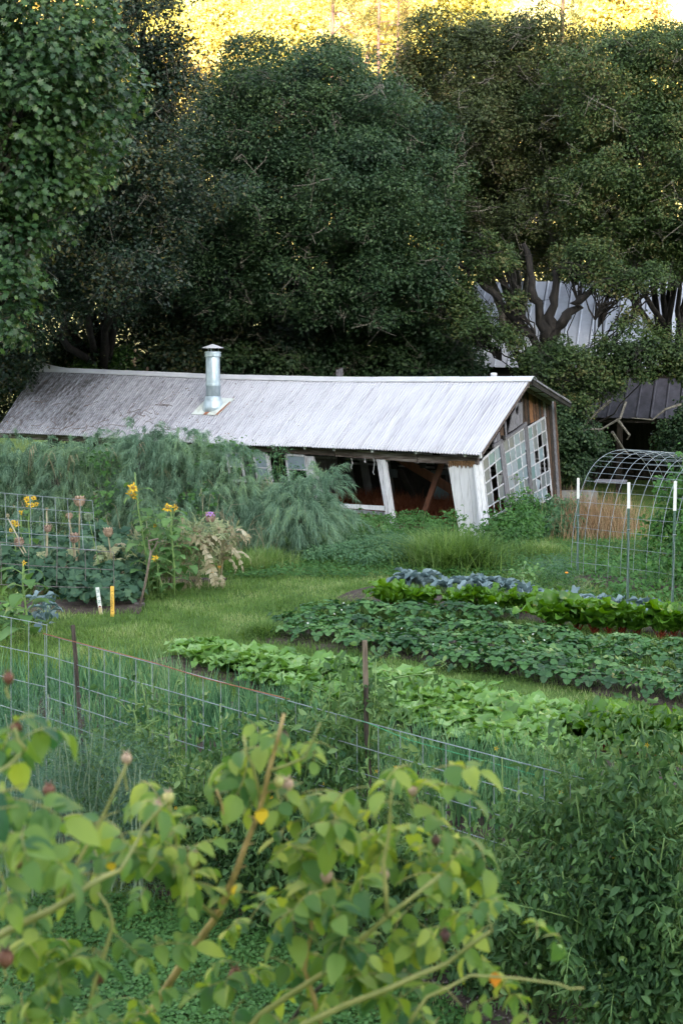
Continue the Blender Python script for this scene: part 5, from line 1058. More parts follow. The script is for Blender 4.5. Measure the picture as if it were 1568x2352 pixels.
# ------------------------------------------------------------ wire panels
def panel(name, label, P00, P10, P01, P11, nu, nv, mat, r=.0042, sag=.02, seed=0, cat='wire panel', group=None, nsub=1, skipv=()):
    """welded wire panel between four world corners: bottom start, bottom end, top start, top end; each wire is a part"""
    rg = random.Random(seed); P00, P10, P01, P11 = map(Vector, (P00, P10, P01, P11)); o = P00.copy(); root = tag(empty(name, o), label, cat, group)
    def pt(u, v): return (P00 * (1 - u) + P10 * u) * (1 - v) + (P01 * (1 - u) + P11 * u) * v - o + Vector((0, sag * math.sin(u * 9 + v * 4 + seed), -sag * math.sin(u * 3.14 * nsub) * .6))
    for j in range(nv + 1): MB().tube([pt(i / 10, j / nv) for i in range(11)], r, r, 5).build('wire', mat, root)
    for i in range(nu + 1):
        if i in skipv: continue
        MB().tube([pt(i / nu, j / 4) + Vector((0, -.008, 0)) for j in range(5)], r, r, 5).build('wire', mat, root)
    return root
panel('wire_fence_panel', 'galvanised wire fence panel running diagonally through the tomatoes to the right', at(108, 1790, 13.2), at(1500, 2330, 9.1), at(105, 1456, 13.2), at(1500, 1832, 9.1), 30, 7, M_WIRE, .0036, .02, 1)
panel('wire_fence_panel', 'galvanised wire fence panel at the left picture edge behind the dill', at(-160, 1700, 14.4), at(108, 1790, 13.25), at(-160, 1378, 14.4), at(108, 1436, 13.25), 7, 5, M_WIRE, .0036, .01, 2)
panel('wire_fence_panel', 'low wire fence panel end leaning out at the bottom right soil', at(1180, 2230, 9.9), at(1640, 2420, 8.7), at(1180, 1960, 9.95), at(1640, 2150, 8.75), 11, 5, M_WIRED, .004, .02, 3)
panel('wire_trellis', 'white wire trellis panel raised above the melon vines at the left', at(-100, 1245, 25), at(222, 1263, 24.6), at(-100, 1122, 25), at(213, 1150, 24.6), 11, 4, M_WIRE, .0055, .01, 4, cat='trellis')
panel('wire_trellis', 'dull rusty wire panel half buried in the melon leaves', at(-60, 1340, 24.3), at(262, 1350, 23.8), at(-60, 1238, 24.3), at(262, 1268, 23.8), 5, 2, M_WIRED, .006, .02, 5, cat='trellis')
mb = MB()
for (a, b) in (((940, 1700), (1300, 1800)), ((830, 1655), (940, 1700)), ((1300, 1800), (1480, 1838))): mb.tube([at(*a, 10.3), at(*b, 9.8)], .0025, .0025, 3)
tag(mb.build('garden_string', plain('green_string', (.05, .35, .16))), 'thin green string stretched above the wire fence', 'string')
mb = MB(); mb.tube([at(100, 1455, 13.1), at(350, 1521, 12.2), at(470, 1558, 11.8), at(665, 1606, 11.2)], .004, .004, 4); tag(mb.build('fence_wire', M_RUST), 'rusty wire along the top of the diagonal fence panel', 'wire')
# stakes
def stake(label, px, top, Y, w_, lean, palefrac=.0):
    b = at(px, top, Y); root = tag(empty('wooden_stake', (b.x + lean, b.y, 0)), label, 'stake'); h = b.z; mb = MB(); n = 7; rg = random.Random(int(px)); 
    def pt(t): return Vector((-lean * t + rg.uniform(-.006, .006), rg.uniform(-.006, .006), h * t))
    P = [pt(i / n) for i in range(n + 1)]
    mb2 = MB(); k7 = int(n * (1 - palefrac)) if palefrac else n
    mb.tube(P[:k7 + 1], w_, w_ * .9, 5); mb.build('shaft', M_STAKE, root)
    if palefrac: mb2.tube([P[k7] * .985 + P[k7 - 1] * .015] + P[k7 + 1:], w_ * 1.04, w_ * 1.0, 5); mb2.build('split_top', M_STAKEP, root)
    return root
stake('dark weathered stake with a split pale top, standing mid fence', 837, 1472, 10.75, .021, .07, .14)
stake('dark weathered stake at the left behind the feathery dill', 169, 1436, 12.9, .022, .09)
# T posts
for (x0, y0, Y, xb, lab) in ((1327, 1098, 27.6, 1325, 'green steel post with a white tip at the near left corner of the wire arch'), (1443, 1108, 24.6, 1441, 'green steel post with a white tip standing mid arch'), (1550, 1105, 23.2, 1544, 'green steel post with a white tip near the right picture edge')):
    b = at(x0, y0, Y); bx = at(xb, 1350, Y); root = tag(empty('steel_post', (bx.x, Y, 0)), lab, 'fence post', 'steel posts at the arch'); t_ = Vector((b.x - bx.x, 0, b.z))
    def tp(a, c, w_, nm, mat):
        p0, p1 = t_ * a, t_ * c; mb = MB(); mb.bar(p0, p1, w_, .008, (0, 1, 0)); mb.bar(p0 + Vector((0, .02, 0)), p1 + Vector((0, .02, 0)), .008, .034, (0, 1, 0)); return mb.build(nm, mat, root)
    tp(0, .79, .042, 'shaft', M_TPOST); tp(.79, 1, .05, 'white_tip', M_WPAINT)
    st = MB()
    for i in range(22): st.bar(t_ * (.06 + i * .033) + Vector((-.008, -.008, 0)), t_ * (.06 + i * .033) + Vector((.008, -.008, 0)), .012, .012)
    st.build('stud', M_TPOST, root)['kind'] = 'stuff'
    MB().tube([t_ * .62 + Vector((-.03, -.02, 0)), t_ * .62 + Vector((.03, -.02, .0))], .007, .007, 4).build('wire_tie', M_WIRE, root)
    MB().tube([t_ * .62 + Vector((-.02, -.02, 0)), t_ * .5 + Vector((.01, -.03, 0)), t_ * .3 + Vector((-.01, -.03, 0)), t_ * .1 + Vector((-.03, -.03, 0))], .004, .004, 4).build('wire', M_WIRE, root)
# arch of wire panel
ad = Vector((.76, -.65, 0)).normalized(); an_ = Vector((.65, .76, 0)).normalized(); a0 = Vector((4.28, 27.3, 0)); arch = tag(empty('wire_arch', a0), 'arched galvanised wire panel tunnel carrying bean vines at the right', 'trellis arch')
SP, HT_ = 3.3, 2.3
def arc(t): # t 0..1 along the hoop, flatter flanks
    th = math.pi * t; return an_ * (SP / 2 * (1 - math.copysign(abs(math.cos(th)) ** .85, math.cos(th)))) + Vector((0, 0, HT_ * math.sin(th) ** .72))
NH = 17
for i in range(NH):
    d = ad * (i * .26); MB().tube([arc(j / 26) + d + Vector((0, 0, .01 * math.sin(i * 2 + j))) for j in range(27)], .0042, .0042, 5).build('hoop_wire', M_WIRE, arch)
for j in range(1, 27):
    p = arc((j - .5) / 26); MB().tube([p + ad * (i * .26 * (NH - 1) / 6) + Vector((0, 0, .012 * math.sin(i + j))) for i in range(7)], .0036, .0036, 5).build('cross_wire', M_WIRE, arch)
def on_arch(t, i): p = a0 + arc(t) + ad * i; return p
bl = [tuple(on_arch(t, i)) + (r,) for t, i, r in ((.97, .1, .4), (.93, .5, .4), (.88, .4, .34), (.97, 1.0, .45), (.82, .6, .3), (.9, 1.1, .4), (.8, 1.0, .3))]
cloud('bean_vine', 'bean vine climbing the far flank of the wire arch', 'bean vine', bl, 2600, 110, BEANL, M_BEAN, .1, 130)
bl = [tuple(on_arch(t, i)) + (r,) for t, i, r in ((.03, 2.0, .22), (.07, 2.2, .25), (.03, 2.5, .3), (.12, 2.4, .22), (.05, 3.0, .4))]
cloud('bean_vine', 'dense heart-leaved bean vine climbing the near flank of the wire arch', 'bean vine', bl, 900, 70, BEANL, M_BEAN, .1, 131)
cloud('bean_vine', 'thin bean vine hanging over the top of the wire arch', 'bean vine', [tuple(on_arch(.45, 1.5)) + (.2,), tuple(on_arch(.52, 2.0)) + (.2,), tuple(on_arch(.58, 2.4)) + (.25,), tuple(on_arch(.5, 3.1)) + (.22,)], 20, 22, BEANL, M_BEAN, .09, 132)
mound('bean_plants', 'low bean seedlings in the soil under the wire arch', 'bean plants', [(1350, 1290), (1560, 1300), (1640, 1400), (1420, 1385), (1330, 1330)], .3, M_BEAN, 1400, .09, leaves=BEANL, nleaf=70, seed=9)
cloud('squash_plant', 'leafy squash clump standing behind the kale row on the lawn side', 'squash', [lz(1190, 1335, 26.3, .3), lz(1225, 1340, 26.2, .32), lz(1205, 1320, 26.4, .25)], 60, 50, SQL, M_SQUASH, .1, 133)
cloud('squash_plant', 'dark squash leaves between the marigold bush and the arch', 'squash', [lz(1340, 1345, 25.8, .25), lz(1320, 1365, 25.6, .25), lz(1360, 1370, 25.5, .22)], 40, 26, SQL, M_BEAN, .1, 134)
r_ = cloud('marigold_bush', 'small dark marigold bush with one orange flower behind the kale', 'marigold', [lz(1290, 1345, 26, .33), lz(1270, 1360, 25.9, .25)], 2600, 0, SQL, M_STRAW, .045, 135, aspect=.35)
MB().lathe([(.012, 0), (.035, .02), (.02, .035)], n=7).build('flower', M_PETO, r_, loc=at(1300, 1318, 25.7) - r_.location)
cloud('dill_plant', 'hazy blue green dill behind the kale near the wire arch', 'dill', [lz(1280, 1300, 27, .25), lz(1260, 1310, 27, .18)], 1400, 0, SQL, M_DILL, .07, 136, aspect=.1, proto=KITE)

# ------------------------------------------------------------ melon bed, signs, spade, flowers at the left
mv = [('melon vine with dark lobed leaves around the two marker stakes', [(150, 1385), (250, 1330), (330, 1350), (325, 1400), (230, 1412), (150, 1405)], .55, 61),
      ('melon vine spilling toward the lawn behind the fork handle', [(200, 1330), (330, 1325), (335, 1370), (250, 1350)], .65, 62),
      ('melon vine under the dull rusty wire panel', [(20, 1340), (160, 1330), (220, 1350), (140, 1385), (30, 1385)], .7, 63),
      ('melon vine at the left edge under the trellis panel', [(-60, 1290), (120, 1290), (200, 1310), (160, 1345), (-60, 1350)], .75, 64),
      ('melon vine growing up toward the artichoke stalks', [(120, 1290), (300, 1290), (300, 1320), (180, 1325)], .7, 65)]
for lab, poly, h, sd_ in mv: mound('melon_vine', lab, 'melon vine', poly, h, M_MELON, 620, .14, proto=(A([[x, y, .18 * abs(x)] for x, y in PALM] + [[0, .5, 0]], float), [A([[i, (i + 1) % 18, 18] for i in range(18)])]), leaves=MELL, nleaf=56, seed=sd_, aspect=1.0, top=.72, bump=.5, group='melon vines in the left bed')
p = gp(247, 1402); q_ = empty('melon', (p.x, p.y + .05, 0)); tag(q_, 'striped round green melon lying between the two marker stakes', 'melon')
for i in range(12):
    a_ = i * math.pi / 6; prof = [(math.sin(math.pi * j / 8), -math.cos(math.pi * j / 8)) for j in range(9)]; mb = MB(); vs = []
    for (rr_, z) in prof:
        for k8 in (0, .5, 1): an = a_ + k8 * math.pi / 6; g_r = .10 * (1 + (.035 if k8 == .5 else 0)); vs.append((rr_ * g_r * math.cos(an), rr_ * g_r * math.sin(an), .095 + z * .095))
    fs = [(j * 3 + k8, j * 3 + k8 + 1, j * 3 + k8 + 4, j * 3 + k8 + 3) for j in range(8) for k8 in (0, 1)]; mb.add(vs, fs).build('rind_segment', M_MELONR if False else (plain('melon_dark', (.05, .12, .06)) if i == 0 else bpy.data.materials['melon_dark'] if i % 2 == 0 else (plain('melon_light', (.14, .24, .12)) if i == 1 else bpy.data.materials['melon_light'])), q_, smooth=True)
def text(body, size, mat, parent, loc, rot, name='lettering'):
    c = bpy.data.curves.new(name, 'FONT'); c.body = body; c.size = size; c.extrude = .0008; c.align_x = 'CENTER'; c.align_y = 'CENTER'; tmp = bpy.data.objects.new(name, c); dg = bpy.context.evaluated_depsgraph_get(); me_ = bpy.data.meshes.new_from_object(tmp.evaluated_get(dg) if False else tmp); me_.materials.clear(); me_.materials.append(mat); bpy.data.objects.remove(tmp); o = bpy.data.objects.new(name, me_); COL.objects.link(o); o.parent = parent; o.location = loc; o.rotation_euler = rot; return o
def marker(px, top, bot, lean, mat, lab, w_=.058):
    g = gp(px, bot); Y = g.y; t = at(px, top, Y); root = tag(empty('marker_stake', (g.x, Y, 0), R(3)), lab, 'garden marker'); root.rotation_euler = (R(-3), lean, R(2)); h = t.z
    MB().box((-w_ / 2, -.008, -.05), (w_ / 2, .008, h)).build('board', mat, root); return root, h
M_MK1 = noise_mat('whitewashed_wood', [(.42, .33, .16), (.62, .60, .55), (.68, .67, .66)], 3, .7, lo=.2, hi=.4); M_MK2 = noise_mat('yellow_paint', [(.62, .36, .06), (.80, .50, .10)], 6, .6)
M_TEAL = plain('teal_paint', (.02, .22, .20)); M_INK = plain('dark_ink', (.10, .07, .03)); M_DRED = plain('dark_red_paint', (.22, .04, .04))
r1_, h = marker(233, 1349, 1415, R(-7), M_MK1, 'leaning white wooden marker stake painted with teal letters and a red melon slice')
for ch_, f in (('M', .87), ('L', .68), ('N', .50)): text(ch_, .065, M_TEAL, r1_, (0, -.0095, h * f), (R(90), R(90), 0))
MB().add([(.024 * math.cos(i * math.pi / 8), -.0095, h * .30 + .03 * math.sin(i * math.pi / 8)) for i in range(9)], [tuple(range(9))]).build('melon_slice', M_DRED, r1_)
MB().box((-.0285, -.0086, -.05), (.0285, -.0081, h * .29)).build('bare_wood', noise_mat('bare_wood', [(.36, .28, .13), (.55, .48, .30)], 8, .8, stretch=(6, 6, 1)), r1_)
r2_, h = marker(259, 1347, 1418, R(0), M_MK2, 'upright yellow wooden marker stake lettered for cucumbers')
text('Cucumbers', .05, M_INK, r2_, (-.004, -.0095, h * .51), (R(90), R(90), 0))
for (z, s) in ((.83, 1), (.19, -1)): MB().bar((-.014, -.0092, h * z - .006 * s), (.014, -.0092, h * z + .006 * s), .001, .006, (0, 0, 1)).build('pen_stroke', M_INK, r2_)
# spade handle
def onp(px, py, Y): return at(px, py, Y)
Ys = 24.2; b_ = onp(322, 1400, Ys); q_ = tag(empty('garden_fork', (b_.x, b_.y, 0)), 'old wooden garden fork with a D-shaped handle stuck upright at the lawn edge', 'garden fork'); o0 = q_.location
sh = [onp(318, 1405, Ys), onp(333, 1345, Ys), onp(343, 1290, Ys - .05), onp(347, 1268, Ys - .08)]
M_SPW = noise_mat('old_ash_wood', [(.10, .075, .06), (.24, .19, .16)], 6, .7, stretch=(6, 6, 1), detail=7)
MB().tube([p - o0 for p in sh], .021, .021, 8).build('shaft', M_SPW, q_, smooth=True)
MB().tube([p - o0 for p in (onp(347, 1270, Ys - .08), onp(343, 1255, Ys - .08), onp(342, 1243, Ys - .08))], .014, .012, 6).build('yoke', M_SPW, q_); MB().tube([p - o0 for p in (onp(348, 1270, Ys - .08), onp(356, 1257, Ys - .1), onp(362, 1243, Ys - .1))], .014, .012, 6).build('yoke', M_SPW, q_)
MB().tube([p - o0 for p in (onp(341, 1243, Ys - .08), onp(352, 1240, Ys - .09), onp(364, 1238, Ys - .1))], .017, .017, 7).build('grip', M_SPW, q_)
c_ = onp(321, 1386, Ys) - o0; MB().bar(c_ + Vector((-.085, 0, 0)), c_ + Vector((.085, 0, 0)), .02, .025).build('crossbar', M_WIRED, q_)
for i in range(4): x_ = -.078 + i * .052; MB().tube([c_ + Vector((x_, 0, 0)), c_ + Vector((x_ - .01, -.012, -.1)), c_ + Vector((x_ - .025, -.01, -.28))], .008, .006, 5).build('tine', M_WIRED, q_)
p = gp(405, 1345); mound('straw_mulch', 'little heap of straw mulch at the sunflower foot', 'mulch', [(365, 1350), (385, 1332), (430, 1334), (445, 1350), (410, 1360)], .08, M_DEADL, 900, .07, proto=KITE, aspect=.12, seed=77, stems=0, up=1.5)
# sunflowers
def flower(parent, loc, r, facing, mat=M_PET, n=13, face=True):
    rg = random.Random(int(abs(loc[0] * 1000) + abs(loc[2] * 999))); f = Vector(facing).normalized(); s = f.cross(Vector((0, 0, 1))).normalized() if abs(f.z) < .95 else Vector((1, 0, 0)); u = s.cross(f); root = MB()
    for i in range(n):
        a_ = 2 * math.pi * i / n + rg.uniform(-.1, .1); d = s * math.cos(a_) + u * math.sin(a_); t_ = s * -math.sin(a_) + u * math.cos(a_); L = r * rg.uniform(.5, 1.15); b = Vector(loc); dr = rg.uniform(-.8, .5)
        root.add([b + d * r * .3, b + d * L * .65 + t_ * r * .16 + f * dr * L * .3, b + d * L + f * dr * L, b + d * L * .65 - t_ * r * .16 + f * dr * L * .3], [(0, 1, 2, 3)])
    fl_ = root.build('flower', mat, parent); c = MB(); c.add([Vector(loc) + (s * math.cos(i * .785) + u * math.sin(i * .785)) * r * .28 + f * .006 for i in range(8)] + [Vector(loc) + f * .025], [(i, (i + 1) % 8, 8) for i in range(8)]); c.build('seed_disc', M_DISC if mat is M_PET else M_PET, fl_)
def sunflower(label, px, pyb, pyt, dxt, nleaf, flowers, r=.07, s=1.0, pals=0, YY=None):
    g = gp(px, pyb); Y = YY or g.y; root = tag(empty('sunflower', (at(px, pyb, Y).x, Y, gz(g.x, Y))), label, 'sunflower'); t_ = at(px + dxt, pyt, Y) - root.location
    P = [Vector((0, 0, 0)), t_ * .35 + Vector((.02, 0, 0)), t_ * .7 + Vector((-.02, 0, .02)), t_]; MB().tube(P, .017 * s, .010 * s, 6).build('stem', M_STEM, root, smooth=True)
    for i in range(nleaf):
        f = .12 + .83 * i / nleaf; p = t_ * f; put(rp_.choice(SUNL), 'leaf', root, p, i * 2.4 + rp_.uniform(-.4, .4), R(rp_.uniform(-25, 10)), s * rp_.uniform(1.0, 1.6) * (1.15 - .4 * f))
    for (fx, fy, fr, fc) in flowers:
        q = at(fx, fy, Y - .08) - root.location; MB().tube([t_ * .8, (t_ * .8 + q) / 2 + Vector((0, .05, .05)), q + Vector((0, .02, 0))], .008, .006, 4).build('flower_stalk', M_STEM, root); flower(root, q, fr, fc)
    return root
sunflower('tall sunflower with two drooping yellow blooms in front of the hedge', 345, 1370, 1085, -35, 17, [(306, 1120, .10, (.3, -1, .3)), (303, 1137, .11, (-.2, -1, -.5))], s=1.05, YY=25.2)
sunflower('sunflower with a ragged bloom beside the fork', 400, 1350, 1160, -6, 19, [(385, 1165, .10, (-.4, -1, .2)), (404, 1165, .07, (.8, -.6, 0))], s=1.1, YY=25.0)
sunflower('short sunflower with a tiny bloom near the left picture edge', 62, 1480, 1292, -8, 16, [(55, 1292, .05, (0, -.6, 1))], s=1.25, YY=21.5)
sunflower('sunflower with five small blooms behind the trellis panel', 70, 1300, 1150, -2, 10, [(63, 1147, .07, (0, -1, .5)), (78, 1145, .06, (.4, -1, .6)), (74, 1160, .06, (0, -1, .4)), (85, 1158, .05, (.6, -1, .2)), (63, 1160, .05, (-.5, -1, .3))], s=.9, YY=26.5)
sunflower('sunflower with two small blooms at the left picture edge', 40, 1310, 1195, -6, 8, [(30, 1199, .06, (0, -1, .4)), (39, 1203, .07, (.9, -.7, .1)), (25, 1218, .05, (-.5, -1, 0))], s=.8, YY=26.3)
sunflower('sunflower with a single sideways bloom behind the trellis', 55, 1300, 1176, -6, 5, [(47, 1177, .06, (-.7, -1, 0))], s=.7, YY=26.4)
sunflower('low sunflower with a pale half bloom right of the fork', 372, 1355, 1280, -10, 7, [(358, 1283, .07, (.7, -1, .4))], s=.7, YY=24.9)
sunflower('young green sunflower in bud beside the tall one', 360, 1345, 1190, -2, 12, [(357, 1207, .045, (0, -1, .2))], s=.85, YY=25.4)
cloud('sunflower_thicket', 'thicket of leafy sunflower side shoots behind the garden fork', 'sunflower', [lz(370, 1210, 25.6, .3), lz(350, 1260, 25.6, .3), lz(400, 1290, 25.5, .28), lz(385, 1240, 25.6, .28), lz(340, 1190, 25.8, .2)], 260, 60, SUNL, M_SUNF, .07, 141, aspect=.5, tilt=(-50, 10))
cloud('dry_thistle_thicket', 'tangle of withered cream thistle leaves between sunflowers and the purple bloom', 'artichoke', [lz(330, 1270, 25.9, .25), lz(420, 1260, 26, .3), lz(460, 1270, 26.2, .3), lz(510, 1250, 26.4, .28), lz(440, 1220, 26.1, .22)], 1100, 12, ARTD, M_ARTI, .16, 142, aspect=.16, proto=KITE, stem=M_DEADL, tilt=(-30, 20))
mound('leafy_greens', 'bright green leafy clump in the left corner beside the short sunflower', 'leafy vegetable', [(-40, 1430), (40, 1420), (60, 1465), (-40, 1490)], .45, M_BEET, 100, .14, leaves=SUNL, nleaf=40, seed=91, aspect=.6, stems=4)
mound('broccoli_plant', 'blue green broccoli leaves right of the short sunflower', 'broccoli', [(75, 1430), (120, 1425), (125, 1455), (80, 1460)], .35, M_KALE, 20, .16, leaves=KALE, nleaf=16, seed=92, aspect=.8, stems=2)
# artichokes
def head(parent, p, r, mat, purple=False):
    c = MB(); rg = random.Random(int(p[0] * 100))
    for lv in range(5):
        n = 9
        for i in range(n):
            a_ = 2 * math.pi * (i + .5 * (lv % 2)) / n; el = -0.9 + lv * .42; rr_ = r * math.cos(el) * 1.0; z = r * math.sin(el); d = Vector((math.cos(a_), math.sin(a_), 0)); t_ = Vector((-d.y, d.x, 0)); b = Vector(p) + d * rr_ + Vector((0, 0, z)); o_ = r * rg.uniform(.1, .35)
            c.add([b - t_ * r * .36, b + t_ * r * .36, b + t_ * r * .2 + d * o_ + Vector((0, 0, r * .4)), b + d * o_ * 1.4 + Vector((0, 0, r * .62)), b - t_ * r * .2 + d * o_ + Vector((0, 0, r * .4))], [(0, 1, 2, 3, 4)])
    c.lathe([(r * .3, -r * .9), (r * .85, -r * .3), (r * .8, r * .3), (r * .2, r * .6)], p, 9); h_d = c.build('flower_head', mat, parent)
    if purple:
        q = MB(); q.lathe([(r * .82, r * .25), (r * .95, r * .55), (r * .8, r * .95), (r * .3, r * 1.15)], p, 12)
        for i in range(90): a_ = rg.uniform(0, 6.28); e = rg.uniform(.2, 1); d = Vector((math.cos(a_) * (1 - e * .8), math.sin(a_) * (1 - e * .8), e)).normalized(); b = Vector(p) + Vector((0, 0, r * .35)) + d * r * .7; q.add([b + Vector((.004, 0, 0)), b - Vector((.004, 0, 0)), b + d * r * .42], [(0, 1, 2)])
        q.build('purple_tuft', M_PURP, h_d)
def artichoke(label, px, pyb, Y, heads, nl, nd_, s=1.0, dead=()):
    b = at(px, pyb, Y); root = tag(empty('artichoke_plant', (b.x, Y, gz(b.x, Y))), label, 'artichoke'); o0 = root.location
    for (hx, hy, r, m_, pu) in heads:
        q = at(hx, hy, Y - .05) - o0; MB().tube([(0, 0, 0), q * .5 + Vector((.06, 0, 0)), q - Vector((0, 0, r * .8))], .022 * s, .012, 6).build('stalk', M_ARTI if pu else M_DEADL, root, smooth=True); head(root, tuple(q), r, m_, pu)
    for i in range(nl): put(ARTL[i % 2], 'leaf', root, (0, 0, rp_.uniform(.1, .9) * s), i * 2.4, R(rp_.uniform(-10, 30)), s * rp_.uniform(.8, 1.3))
    for i in range(nd_): put(ARTD[i % 3], 'leaf', root, (0, 0, rp_.uniform(.1, .85) * s), i * 2.4 + 1, R(rp_.uniform(-35, 15)), s * rp_.uniform(.6, 1.1))['label'] = 'withered cream leaf'
    for (dx, dz, az, ti, sc_) in dead: put(ARTD[0], 'leaf', root, (dx, -.05, dz), R(az), R(ti), sc_)['label'] = 'large bleached hanging leaf'
    return root
artichoke('artichoke with one round purple bloom, beside withered drooping leaves', 505, 1320, 26.2, [(483, 1190, .085, M_PINKB, True), (503, 1215, .03, M_DEADL, False)], 9, 6, 1.0, dead=((-.12, .72, 75, 0, 1.0), (-.25, .62, 100, -30, 1.1), (.1, .62, -85, -15, 1.05), (.05, .8, -60, 10, .8)))
def hang(root, pts, wd, seed):
    rg = random.Random(seed); P = [at(*p) - root.location for p in pts]; Q = []
    for a_, b_3 in zip(P[:-1], P[1:]): Q += [a_.lerp(b_3, i / 3) for i in range(3)]
    Q.append(P[-1]); n = len(Q); mb = MB(); vs = []
    for i, p in enumerate(Q):
        d = (Q[min(i + 1, n - 1)] - Q[max(0, i - 1)]).normalized(); s_ = d.cross(Vector((0, -1, .3))).normalized(); w_ = wd * math.sin(math.pi * min(.97, .12 + .8 * i / (n - 1))) ** .7
        for q in (-1, 1):
            l = w_ * rg.uniform(.55, 1.15); nx = (Q[min(i + 1, n - 1)] - p) * .75 + d * .01; mb.add([p + s_ * q * .006, p + nx + s_ * q * .006, p + nx * .9 + s_ * q * l + Vector((0, rg.uniform(-.05, .03), rg.uniform(-.06, 0))), p + nx * .3 + s_ * q * l * .75 + Vector((0, rg.uniform(-.03, .02), 0))], [(0, 1, 2, 3)])
    mb.tube(Q, .01, .004, 4); o = mb.build('leaf', M_DEADL, root); o['label'] = 'large bleached hanging leaf'; return o
ar_ = bpy.data.objects['artichoke_plant']
hang(ar_, [(500, 1275, 26.1), (470, 1252, 25.7), (440, 1234, 25.5), (425, 1250, 25.45)], .09, 1); hang(ar_, [(465, 1250, 25.6), (478, 1285, 25.4), (488, 1315, 25.4), (497, 1345, 25.4)], .11, 2)
hang(ar_, [(510, 1270, 26.1), (530, 1252, 25.8), (545, 1272, 25.7), (560, 1312, 25.7)], .05, 3); hang(ar_, [(508, 1265, 26.1), (520, 1215, 26), (532, 1208, 25.9), (536, 1228, 25.9)], .05, 4); hang(ar_, [(500, 1260, 26.1), (480, 1225, 25.9), (478, 1240, 25.8), (486, 1262, 25.8)], .05, 5)
artichoke('withered artichoke with a dried pink head right of the fork', 450, 1330, 26.4, [(452, 1222, .075, M_TAN, False)], 5, 9, .9)
artichoke('withered artichoke with a dried head left of the sunflowers', 250, 1310, 25.6, [(249, 1224, .075, M_TAN, False)], 10, 5, .75)
artichoke('dead artichoke with three dried heads behind the trellis', 165, 1300, 25.8, [(183, 1153, .085, M_TAN, False), (160, 1186, .05, M_TAN, False), (171, 1237, .08, M_PINKB, False)], 1, 9, .75)
artichoke('dead artichoke stalks at the left with a dried head among the melons', 90, 1300, 25.6, [(44, 1247, .075, M_PINKB, False), (18, 1185, .03, M_DEADL, False), (108, 1170, .025, M_DEADL, False), (110, 1215, .06, M_PINKB, False)], 1, 8, .75)
artichoke('withered artichoke clump between the sunflowers behind the fork', 385, 1335, 25.8, [(420, 1190, .02, M_DEADL, False)], 5, 12, .8)
q = at(203, 1187, 25.2); r_ = tag(empty('leek_flower', (q.x + .2, 25.2, 0)), 'pale round leek seed head on a thin stalk beside the trellis corner', 'leek'); V = rnds(160, np.random.default_rng(2)); mb = MB(); c_ = q - r_.location
for d in V: d = Vector(d); mb.bar(c_, c_ + d * .08, .006, .006)
mb.build('seed_head', M_STEMP, r_); MB().tube([(0, 0, 0), (-.05, 0, c_.z * .5), c_], .009, .007, 5).build('stalk', M_STEM, r_)
for (px, py) in ((504, 1302), (488, 1315)):
    q = at(px, py, 26); r_ = tag(empty('marigold', (q.x, q.y, 0)), 'small orange marigold at the lawn edge' + (' right' if px > 500 else '') + ' below the hanging dead leaf' if px < 500 else 'upper small orange marigold right of the hanging dead leaf', 'marigold'); flower(r_, (0, 0, q.z), .035, (0, -1, .5), M_PETO, 8); MB().tube([(0, .02, 0), (0, .01, q.z)], .005, .004, 4).build('stem', M_STEM, r_)
    for i in range(6): put(SUNL[0], 'leaf', r_, (0, 0, .04 * i), i * 2.4, 0, .35)
